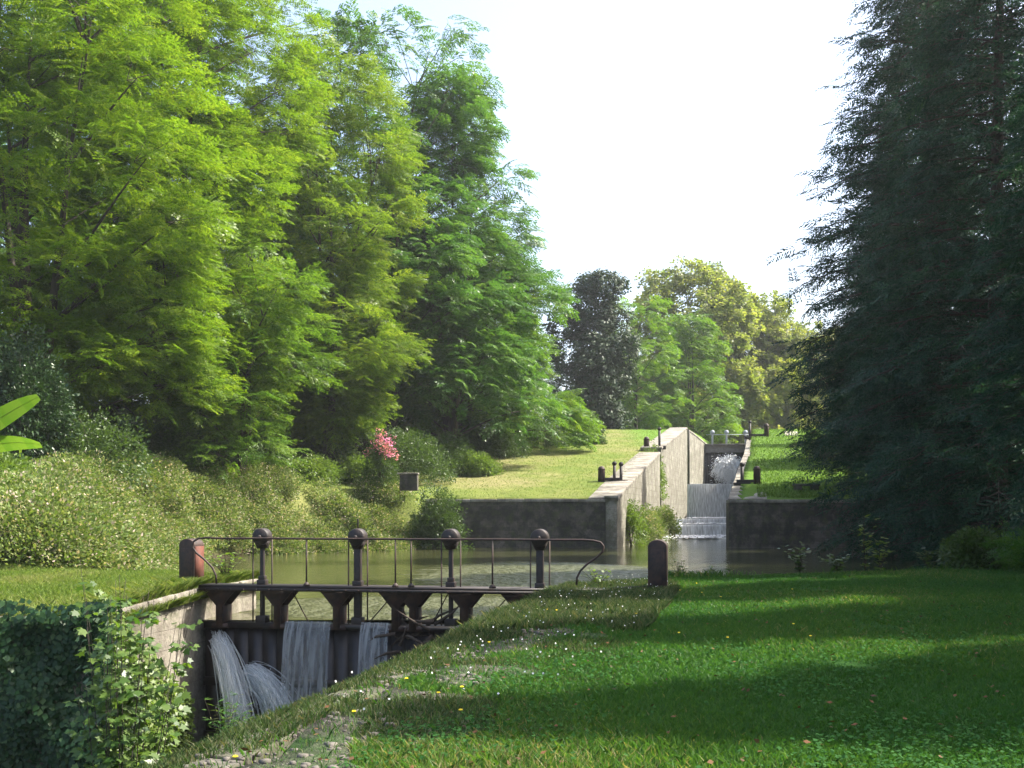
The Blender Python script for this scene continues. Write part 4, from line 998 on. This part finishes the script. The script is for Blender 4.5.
# flowering thicket on the bank
def thicket():
    r = np.random.default_rng(5); Ps, Ds = [], []
    shore = [(-27, 33.5), (-20, 33), (-13, 33), (-14.2, 38), (-16.2, 46), (-17.6, 53), (-16.8, 60), (-12.6, 66), (-9.0, 69.5), (-6.2, 72.3)]
    seg = [np.hypot(b[0] - a[0], b[1] - a[1]) for a, b in zip(shore[:-1], shore[1:])]; tot = sum(seg)
    for k in range(330):
        s = r.uniform(0, tot); i = 0
        while s > seg[i]: s -= seg[i]; i += 1
        a, b = np.array(shore[i]), np.array(shore[i + 1]); t = s / seg[i]; d = (b - a) / seg[i]; nrm = np.array([-d[1], d[0]])
        if i < 2: nrm = np.array([0, 1.0])
        else: nrm = -nrm if nrm[0] > 0 else nrm
        off = r.uniform(-.9, 3.3); q = a + (b - a) * t + nrm * off
        if i >= 2 and off < -.2: pass
        rad = r.uniform(.7, 1.35); c = (q[0], q[1], max(gz(q[0], q[1]), -.7) - .35)
        p, dd = mound(r, c, (rad * 1.15, rad, rad * r.uniform(.7, 1.0)), int(150 * rad * rad), .12); Ps.append(p); Ds.append(dd)
    p = np.concatenate(Ps); d = np.concatenate(Ds); d[:, 2] += .3
    C, A, Q, l, w, ti = place(tpl_broad(9, 16, .55, .26, .12, .07), p, d + r.normal(0, .35, d.shape), r.uniform(.7, 1.4, len(p)), r, .9, .7)
    o = leaves_mesh('undergrowth', C, A, Q, l, w, ti, M['bank'], None); return len(C), tag(o, 'dense pale flowering thicket covering the bank above the water', 'thicket', kind='stuff')
n1, th = thicket(); n_tot += n1

# ------------------------------------------------------------------ ivy curtain
r = np.random.default_rng(8); n = 30000
x = r.uniform(-13.5, nl(20.4) + .45, n); z = -4.2 + 4.4 * r.random(n) ** .85
bul = .24 + .24 * np.sin(x * 1.7 + z * .9) * np.sin(z * 1.3 + x * .4) + .16 * np.sin(x * 4.1) * np.sin(z * 3.2)
y = 20.55 - bul - r.random(n) * .22
z = z - .3 + .07 * np.sin(x * 2.3) + .04 * np.sin(x * 7); top = z > -.28; y = np.where(top, 20.5 + r.uniform(-.7, .6, n), y); z = np.where(top, -.28 + r.random(n) * .22 + .05 * np.sin(x * 3.1), z)
ang = r.normal(0, .7, n)
A = np.stack([np.sin(ang), -.35 - .2 * r.random(n), -np.cos(ang)], 1); Q = np.stack([r.normal(0, .45, n), -np.ones(n), .55 + r.normal(0, .4, n)], 1)
s_ = r.uniform(.06, .15, n)
tag(leaves_mesh('ivy', np.stack([x, y, z], 1), A, unit(Q), s_, s_ * .95, r.random(n), M['ivy'], None), 'thick curtain of dark ivy hanging down the shaded wall', 'ivy', kind='stuff')

# maple saplings at the wall corner: palmate leaves
def palm(r, C, A, Q, s, mat, name, parent, tint):
    A = unit(A); S = unit(np.cross(A, Q)); out = [(0, 0), (.22, .05), (.52, .02), (.34, .28), (.58, .52), (.24, .55), (0, 1.0), (-.24, .55), (-.58, .52), (-.34, .28), (-.52, .02), (-.22, .05)]
    o = np.array(out); V = C[:, None, :] + (S[:, None, :] * o[None, :, 0:1] + A[:, None, :] * o[None, :, 1:2]) * s[:, None, None]
    V += unit(Q)[:, None, :] * (np.abs(o[None, :, 0:1]) * -.18 * s[:, None, None])
    return np_mesh(name, V.reshape(-1, 3), np.arange(len(C) * 12), 12, mat, parent, tint=tint)
root = empty('maple_sapling', (-5.9, 16.6, -3.6)); tag(root, 'leafy maple sapling growing up past the corner of the ivy', 'sapling')
r = np.random.default_rng(12); mb = MB(); LC, LA, LQ = [], [], []
for k in range(30):
    bx, by = r.uniform(-.55, .75), r.uniform(-.4, .5); tx, ty = bx * 1.25 + r.uniform(-.25, .35), by + r.uniform(-.3, .3); hz = r.uniform(2.6, 4.3) if k > 3 else (4.55, 4.25, 4.1, 4.35)[k]
    if k < 4: bx, tx = (-.55, -.1, .25, .1)[k], (-.72, -.15, .45, .12)[k]
    p = bez(np.array([bx * .4, by, 0]), np.array([bx, by, hz * .5]), np.array([tx, ty, hz]), 12); mb.tube(p, list(np.linspace(.013, .003, 12)), 5)
    for j in range(46):
        u = r.uniform(.15, 1.0) ** .8; q = p[min(11, int(u * 11))]; a = r.uniform(0, 6.28); d = np.array([math.cos(a), math.sin(a), r.uniform(-.1, .5)]); e = q + d * r.uniform(.06, .30) * (1.15 - u * .6)
        LC.append(e); LA.append(d + np.array([0, 0, -.7])); LQ.append(np.array([r.normal(0, .5), -.5 + r.normal(0, .4), 1]))
mb.build('stems', M['bark'], root)
LC, LA, LQ = map(np.array, (LC, LA, LQ)); palm(r, LC, LA, unit(LQ), r.uniform(.09, .17, len(LC)), M['maple'], 'foliage', root, r.random(len(LC)))
# creeper on the sunny lock wall
root = empty('wall_creeper', (nl(22) + .12, 22, -3.8)); tag(root, 'yellow green creeper climbing the sunlit lock wall', 'creeper')
r = np.random.default_rng(13); n = 4600; yy = 20.5 + 3.4 * r.random(n) ** 1.3; zz = .2 + 3.95 * r.random(n) ** .9 * (1 - (yy - 20.6) / 5)
xx = nl(yy) + .06 + r.random(n) * .25
C = np.stack([xx - nl(22) - .12, yy - 22, zz - .2], 1); A = np.stack([r.uniform(0, 1, n), r.normal(0, .6, n), r.uniform(-1, .2, n)], 1); Q = np.stack([np.ones(n), r.normal(0, .5, n) - .4, r.normal(.5, .4, n)], 1)
palm(r, C, A, unit(Q), r.uniform(.06, .13, n), M['shrub_light'], 'foliage', root, r.random(n))
mb = MB()
for k in range(7):
    y0 = r.uniform(-1.2, .8); mb.tube([(-.05 + .207 * y0, y0, -.3), (-.02 + .207 * (y0 + .2), y0 + .2, 1.2), (.0 + .207 * y0, y0, r.uniform(1.8, 3))], [.02, .015, .006], 5)
mb.build('stems', M['bark'], root)
# fern-like weed hanging at the gate foot
def weed(name, loc, n, h, spread, mat, label, seed, lw=(.16, .05), cat='weed', dirv=(0, 0, 1), group=None, leaf_every=9):
    r = np.random.default_rng(seed); root = empty(name, loc); tag(root, label, cat, group); mb = MB(); C, A, Q = [], [], []
    for k in range(n):
        a = r.uniform(0, 6.28); e = np.array(dirv) * h * r.uniform(.6, 1.0) + np.array([math.cos(a), math.sin(a), 0]) * spread * r.uniform(.3, 1)
        p = bez(np.zeros(3), np.array(dirv) * h * .5 + .3 * e * np.array([1, 1, 0]), e, 8); mb.tube(p, list(np.linspace(.008, .003, 8)), 4)
        for j in range(leaf_every):
            q = p[1 + int(7 * (j + r.random()) / leaf_every) if 1 + int(7 * (j + r.random()) / leaf_every) < 8 else 7]; b = r.uniform(0, 6.28); d = np.array([math.cos(b), math.sin(b), r.uniform(-.2, .5)])
            C.append(q + d * lw[0] * .5); A.append(d); Q.append(np.array([r.normal(0, .4), r.normal(0, .4), 1]))
    mb.build('stems', M['shrub'], root) if False else mb.build('stems', M['bark'], root)
    C, A, Q = map(np.array, (C, A, Q)); leaves_mesh('foliage', C, A, unit(Q), lw[0] * r.uniform(.6, 1.2, len(C)), lw[1] * r.uniform(.7, 1.3, len(C)), r.random(len(C)), mat, root); return root
weed('wall_fern', (PX(226, 22.4) + .0, 22.4, -3.75), 26, 1.7, .45, M['blade'], 'dark fern standing before the slanting jet', 21, (.22, .035), 'fern', leaf_every=26)
weed('edge_weed', (PX(680, 27.2), 27.2, -.1), 14, .62, .28, M['shrub'], 'dark spiky weed just beside the round topped post', 22, (.13, .04))
weed('edge_weed', (PX(598, 24.6), 24.6, -.1), 16, .55, .5, M['shrub_light'], 'leafy weed under the looped rail end', 23, (.10, .06))
weed('edge_weed', (PX(717, 27.6), 27.6, -.05), 8, .35, .3, M['shrub'], 'small dark weed at the grass crest', 24, (.12, .07))
for k, (x_, h_, sp, m_, lab) in enumerate(((865, 1.5, .35, 'shrub_light', 'tall yellowish nettle over the dark water'), (880, .95, .4, 'shrub_light', 'shorter nettle beside the tall yellowish one'), (930, .7, .5, 'shrub', 'low leafy weed under the conifer'), (800, .8, .5, 'shrub', 'thin stalked weed rising from the grass crest'), (838, .5, .5, 'shrub', 'low clump of weed between the two thin stalks'))):
    weed('bank_weed', (PX(x_, 29.0), 29.0, -.05 + .1), 9 + 4 * (k > 1), h_, sp, M[m_], lab, 30 + k, (.17, .10), group='weeds on the crest of the shaded lawn')
shrub('bank_bush', (PX(978, 29.6), 29.6, .1), (.95, .6, 1.0), 420, br_n, M['shrub'], 'leafy light bush at the water under the dark boughs', 'bush', None, 111, 3, .9)
shrub('fern_bush', (PX(1034, 27.5), 27.5, .3), (.7, .5, .8), 120, pin_a, M['tall'], 'bright fern like bush at the very edge of the shade', 'bush', None, 112, 3, .45)
weed('edge_weed', (nl(26) - .1, 26.4, .0), 22, .75, .6, M['shrub_light'], 'bright yellow green weed behind the rusty gate post', 26, (.12, .07))

# banana plant at the edge of the lawn
root = empty('banana_plant', (-13.0, 24.5, gz(-13, 24.5))); tag(root, 'banana plant with two broad bright leaves reaching in', 'banana plant')
mb = MB(); mb.tube([(0, 0, -.2), (.03, 0, 1.2), (.05, 0, 2.7)], [.16, .13, .07], 12); mb.build('stem', M['shrub_light'] if False else M['bark_grey'], root)
for k, (dx, dy, z0, z1, z2) in enumerate(((2.5, -.1, 2.5, 3.6, 4.25), (2.45, .15, 2.4, 3.45, 3.2), (-1.6, .5, 2.6, 4.2, 3.6), (-.8, -1.2, 2.6, 4.3, 3.9), (.2, 1.4, 2.6, 4.4, 4.3))):
    p = bez(np.array([.05, 0, z0]), np.array([dx * .45, dy * .45, z1]), np.array([dx, dy, z2]), 16); V = []; fa = []
    d = unit(np.array([[dx, dy, 0.0]]))[0]; sd = np.array([-d[1], d[0], 0])
    for i, q in enumerate(p):
        t = i / 15; w_ = .27 * (math.sin(math.pi * min(1, max(0, (t - .22) / .8))) ** .45 if t > .22 else .05) + .01
        V += [q + sd * w_ + np.array([0, 0, -.22 * w_]) + (np.array([0, 0, -.35 * w_]) if True else 0), q, q - sd * w_ + np.array([0, 0, .55 * w_])]
    for i in range(15):
        a_ = i * 3; fa += [a_, a_ + 1, a_ + 4, a_ + 3, a_ + 1, a_ + 2, a_ + 5, a_ + 4]
    lf = np_mesh('leaf', V, fa, 4, M['banana'], root, tint=np.repeat(np.clip(.4 + .5 * np.sin(np.arange(15) * 2.3), 0, 1), 2), smooth=True)
    mb = MB(); mb.tube([q + np.array([0, 0, .006]) for q in p], list(np.linspace(.03, .006, 16)), 5); mb.build('midrib', M['shrub_rib'], lf)

# ------------------------------------------------------------------ grass
def blades(name, x, y, h, w, mat, label, seed, tint=None, lean=.5, zoff=0.0, zfix=None):
    r = np.random.default_rng(seed); n = len(x); z = ground_z(x, y) + .02 * np.sin(x * 2.1 + y * .7) * np.sin(y * 1.7) + zoff - .01
    if zfix is not None: z = np.maximum(z, zfix)
    a = r.uniform(0, 6.28, n); b = r.uniform(0, 6.28, n); l = h * r.uniform(.1, lean, n)
    p = np.stack([x, y, z], 1); s = np.stack([np.cos(a), np.sin(a), np.zeros(n)], 1) * (w * .5)[:, None]
    t = p + np.stack([np.cos(b) * l, np.sin(b) * l, h], 1); m_ = p * .5 + t * .5 + np.stack([-np.cos(b) * l * .2, -np.sin(b) * l * .2, h * .12], 1)
    V = np.stack([p - s, p + s, m_ + s * .8, t, m_ - s * .8], 1).reshape(-1, 3)
    o = np_mesh(name, V, np.arange(5 * n), 5, mat, tint=(r.random(n) if tint is None else tint)); return tag(o, label, 'grass', kind='stuff')
def pnoise(x, y, seed, s=1.0):
    r = np.random.default_rng(seed); v = 0
    for k in range(7):
        a = r.uniform(0, 6.28); f = s * r.uniform(.5, 2.2); v = v + np.sin((x * math.cos(a) + y * math.sin(a)) * f + r.uniform(0, 6.28))
    return v / 7
r = np.random.default_rng(31); n = 330000
Y_ = 5.2 + (30.5 - 5.2) * r.random(n) ** 1.75; X_ = nr(Y_) + .3 + (Y_ * .52 + 1.6 - nr(Y_)) * r.random(n)
cov = (X_ - nr(Y_)) / 1.9 + pnoise(X_, Y_, 2, 2.0) * .9; keep = (cov > .75) & (Y_ < 29.6 + .4 * np.sin(X_)) & (pnoise(X_, Y_, 44, 1.7) < .52)
X_, Y_ = X_[keep], Y_[keep]; pn = pnoise(X_, Y_, 3, .8); ti = np.clip(.45 + pn * .6 + r.normal(0, .24, len(X_)), 0, 1)
hh = (.035 + .045 * r.random(len(X_))) * (1 + .5 * pn) * (1 + Y_ * .012)
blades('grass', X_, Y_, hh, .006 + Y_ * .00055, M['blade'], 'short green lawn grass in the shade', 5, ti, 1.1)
# clover and broad weeds in the lawn
n = 60000; Y_ = 5.2 + 23 * r.random(n) ** 1.5; X_ = nr(Y_) + .8 + (Y_ * .52 + 1 - nr(Y_)) * r.random(n); k = (pnoise(X_, Y_, 9, 1.3) + .12 * r.normal(0, 1, n) > .04) & ((X_ - nr(Y_)) > 1.2); X_, Y_ = X_[k], Y_[k]; m_ = len(X_)
C = np.stack([X_, Y_, ground_z(X_, Y_) + r.uniform(.03, .075, m_)], 1); A = unit(r.normal(0, 1, (m_, 3)) * np.array([1, 1, .3])); Q = unit(np.stack([r.normal(0, .4, m_), r.normal(0, .4, m_), np.ones(m_)], 1)); s_ = r.uniform(.02, .05, m_)
tag(leaves_mesh('clover_weeds', C, A, Q, s_, s_ * .8, r.random(m_) * .9, M['clover'], None), 'clover and broad weeds through the shaded lawn', 'weeds', kind='stuff')
# longer grass on the crest
n = 14000; X_ = r.uniform(3.5, 16.5, n); Y_ = np.interp(X_, [3, 7, 12, 16, 18], [27.6, 29.1, 29.7, 31.2, 32.6]) + r.normal(-.45, .35, n)
blades('crest_grass', X_, Y_, r.uniform(.08, .22, n) * (1 + .5 * pnoise(X_, Y_, 10, 1.5)), np.full(n, .022), M['blade'], 'longer grass fringe on the crest over the water', 6, None, .9)
# coping strip: weeds, dead grass and white flowers
n = 120000; Y_ = 6 + 19.5 * r.random(n) ** 1.3; X_ = nr(Y_) - .12 + 2.7 * r.random(n) ** 1.3; k = (pnoise(X_, Y_, 12, 2.2) + .30 * (Y_ - 13) / 6 > np.where(X_ - nr(Y_) < .42, -.42, -.02)) & (X_ < 3.6); X_, Y_ = X_[k], Y_[k]
blades('dry_weeds', X_, Y_, r.uniform(.04, .20, len(X_)) * (1 + .5 * pnoise(X_, Y_, 13, 1.5)) * (.35 + .65 * ss((Y_ - 11) / 7)), .005 + Y_ * .00045, M['blade_w'] if 'blade_w' in M else leaf_mat('weedy_blade', [(0, (.03, .065, .018)), (.6, (.065, .105, .035)), (1, (.17, .16, .09))], .25, .7, .2, 1.3), 'straggly weeds along the worn coping', 7, None, 1.0, 0, np.full(len(X_), -.06))
n = 240; Y_ = 8.5 + 17 * r.random(n) ** .8; X_ = nr(Y_) + 2.4 * r.random(n) ** 1.2; C = np.stack([X_, Y_, ground_z(X_, Y_) + r.uniform(.08, .32, n)], 1)
A = unit(r.normal(0, 1, (n, 3))); Q = unit(np.stack([r.normal(0, .5, n), -np.ones(n), r.normal(.6, .4, n)], 1)); tag(leaves_mesh('white_flowers', C, A, Q, .024, .024, r.random(n), M['white_flower'], None), 'tiny white flowers among the coping weeds', 'flowers', kind='stuff')
n = 22; Y_ = 7 + 17 * r.random(n); X_ = nr(Y_) + .4 + 4.5 * r.random(n) ** 1.6; C = np.stack([X_, Y_, ground_z(X_, Y_) + r.uniform(.09, .13, n)], 1)
C2 = np.repeat(C, 3, 0); A = np.tile(np.array([[1, 0, 0], [.5, .86, 0], [-.5, .86, 0.1]]), (n, 1)); Q = np.tile(np.array([[0, -.4, 1.0]]), (3 * n, 1)); C2[:, 2] += np.tile([0, .002, .004], n)
tag(leaves_mesh('yellow_flowers', C2, A, Q, .042, .032, r.random(3 * n), M['yellow_flower'], None), 'scattered yellow dandelion flowers in the grass', 'flowers', kind='stuff')
n = 900; Y_ = 5.5 + 20 * r.random(n) ** 1.2; X_ = nr(Y_) + .2 + (Y_ * .5 + 1 - nr(Y_)) * r.random(n); C = np.stack([X_, Y_, ground_z(X_, Y_) + r.uniform(.045, .09, n)], 1)
A = unit(r.normal(0, 1, (n, 3)) * np.array([1, 1, .25])); Q = unit(np.stack([r.normal(0, .5, n), r.normal(0, .5, n), np.ones(n)], 1)); s_ = r.uniform(.03, .065, n)
tag(leaves_mesh('fallen_leaves', C, A, Q, s_, s_ * .6, r.random(n), M['dead_leaf'], None), 'brown fallen leaves scattered over the lawn', 'leaves', kind='stuff')
r = np.random.default_rng(77); mb = MB()
for k in range(2600):
    y_ = 6 + 19 * r.random() ** 1.2; x_ = nr(y_) + .05 + 1.5 * r.random() ** 1.1
    if pnoise(np.array([x_]), np.array([y_]), 12, 2.2)[0] + .30 * (y_ - 13) / 6 > .15: continue
    s_ = .008 + .040 * r.random() ** 3; z_ = max(gz(x_, y_), -.055) if x_ - nr(y_) > .45 else -.045
    a = r.uniform(0, 3); q = []
    for zz_, f in ((-.3, 1), (.55, .7)):
        for t in (0, 1.57, 3.14, 4.71): q.append((x_ + s_ * f * math.cos(t + a) * r.uniform(.8, 1.5), y_ + s_ * f * math.sin(t + a) * r.uniform(.8, 1.3), z_ + s_ * zz_ * r.uniform(.7, 1.1)))
    mb.hexa(q)
tag(mb.build('gravel', plain('gravel_stone', (.12, .108, .092), .95)), 'loose grey stones and grit along the worn lock edge', 'gravel', kind='stuff')
n = 9000; Y_ = 6 + 18 * r.random(n); X_ = nr(Y_) + .1 + 1.9 * r.random(n)
blades('sparse_tufts', X_, Y_, r.uniform(.02, .09, n), .005 + Y_ * .0004, M['blade'], 'sparse short tufts on the bare strip', 78, None, 1.3, 0, np.full(n, -.06))
# sunlit lawn beyond the ivy
n = 120000; Y_ = 20.7 + 12.5 * r.random(n); X_ = nl(Y_) + .05 - 12 * r.random(n); pn = pnoise(X_, Y_, 15, 1.0)
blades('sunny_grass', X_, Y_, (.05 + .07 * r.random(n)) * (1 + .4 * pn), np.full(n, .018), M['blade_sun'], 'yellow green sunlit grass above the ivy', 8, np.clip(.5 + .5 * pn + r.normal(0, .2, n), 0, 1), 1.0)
n = 26000; Y_ = r.uniform(20.5, 27.8, n); X_ = nl(Y_) + .10 - np.abs(r.normal(0, .5, n))
blades('wall_top_grass', X_, Y_, r.uniform(.06, .26, n), np.full(n, .016), M['blade_sun'], 'long yellow grass hanging over the sunlit lock wall', 9, None, 1.8, .0, np.interp(Y_, [20.5, 22.5, 24.6, 27.6], [-.31, -.17, -.03, -.01]) - .25 * (X_ > nl(Y_)))
# turf tufts on the bank top and the far lawns
n = 32000; Y_ = 60 + 75 * r.random(n) ** 1.3; X_ = np.interp(Y_, [60, 74, 105, 135], [-22, -12, -4, 2]) + (np.interp(Y_, [60, 74, 105, 135], [-11, 6.3, 13.6, 21]) - np.interp(Y_, [60, 74, 105, 135], [-22, -12, -4, 2])) * r.random(n); k = sdist(BASIN, X_, Y_) > 3; k |= Y_ > 75; X_, Y_ = X_[k], Y_[k]
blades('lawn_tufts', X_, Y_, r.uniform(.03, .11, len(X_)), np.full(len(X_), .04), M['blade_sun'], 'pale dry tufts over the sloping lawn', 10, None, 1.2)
n = 26000; Y_ = 36.5 + 32 * r.random(n); X_ = np.interp(Y_, [31, 36, 42, 52, 62, 70], [-14, -17, -18.2, -20.2, -19, -12]) - 5.5 * r.random(n); X_ = np.where(Y_ < 40, X_ + 0, X_)
blades('bank_grass', X_, Y_, r.uniform(.15, .65, n), np.full(n, .05), M['bank_turf'], 'bright long grass between thicket and wood', 11, None, 1.2)
n = 30000; Y_ = 74.9 + 60 * r.random(n) ** 1.4; X_ = np.interp(Y_, [73.6, 105, 133], [16.5, 22.7, 28.6]) + 13 * r.random(n)
blades('far_lawn_grass', X_, Y_, r.uniform(.06, .2, n), np.full(n, .05), M['far_turf'], 'vivid green grass of the lawn behind the mossy wall', 12, None, 1.2)
# basin litter: twigs floating
print('leaves', n_tot)

# ------------------------------------------------------------------ light
SUN_AZ, SUN_EL = R(77), R(50)       # azimuth from +y towards +x
w = bpy.data.worlds.new('World'); sc.world = w; w.use_nodes = True
nt = w.node_tree; bg = nt.nodes['Background']
sky = nt.nodes.new('ShaderNodeTexSky'); sky.sky_type = 'NISHITA'; sky.sun_disc = False
sky.sun_elevation = SUN_EL; sky.sun_rotation = SUN_AZ; sky.air_density = 1.0; sky.dust_density = 4.5; sky.ozone_density = 1.0
nt.links.new(sky.outputs[0], bg.inputs[0]); bg.inputs[1].default_value = .15
sl = bpy.data.lights.new('sun', 'SUN'); sl.energy = 4.6; sl.angle = R(.55); sl.color = (1, .94, .84)
so = bpy.data.objects.new('sun', sl); col.objects.link(so)
d = Vector((math.sin(SUN_AZ) * math.cos(SUN_EL), math.cos(SUN_AZ) * math.cos(SUN_EL), math.sin(SUN_EL)))
so.rotation_euler = d.to_track_quat('Z', 'Y').to_euler(); so.location = (60, 10, 60)

HAZE = True
if HAZE:
    mb = MB(); mb.box((20, 350, 32), (1500, 1200, 76)); hz = mb.build('haze', None)
    m, nt, out = new_mat('air_haze'); pv = nt.nodes.new('ShaderNodeVolumePrincipled'); pv.inputs['Density'].default_value = .00022
    pv.inputs['Color'].default_value = (.92, .96, 1, 1); pv.inputs['Anisotropy'].default_value = .3
    nt.links.new(pv.outputs[0], out.inputs['Volume']); hz.data.materials.append(m); tag(hz, kind='stuff')

cam = bpy.data.cameras.new('camera'); co = bpy.data.objects.new('camera', cam); col.objects.link(co)
co.location = (0, 0, EYE); co.rotation_euler = (R(90), 0, 0)
cam.sensor_width = 36; cam.lens = 36 * F / 1024; cam.shift_y = 128 / 1024; cam.clip_end = 4000; cam.clip_start = .1
sc.camera = co
sc.view_settings.view_transform = 'Standard'; sc.view_settings.look = 'None'; sc.view_settings.gamma = 1
sc.view_settings.use_curve_mapping = False; sc.view_settings.exposure = 1.62
sc.cycles.use_denoising = True
sc.cycles.max_bounces = 8; sc.cycles.transparent_max_bounces = 64; sc.cycles.volume_bounces = 0
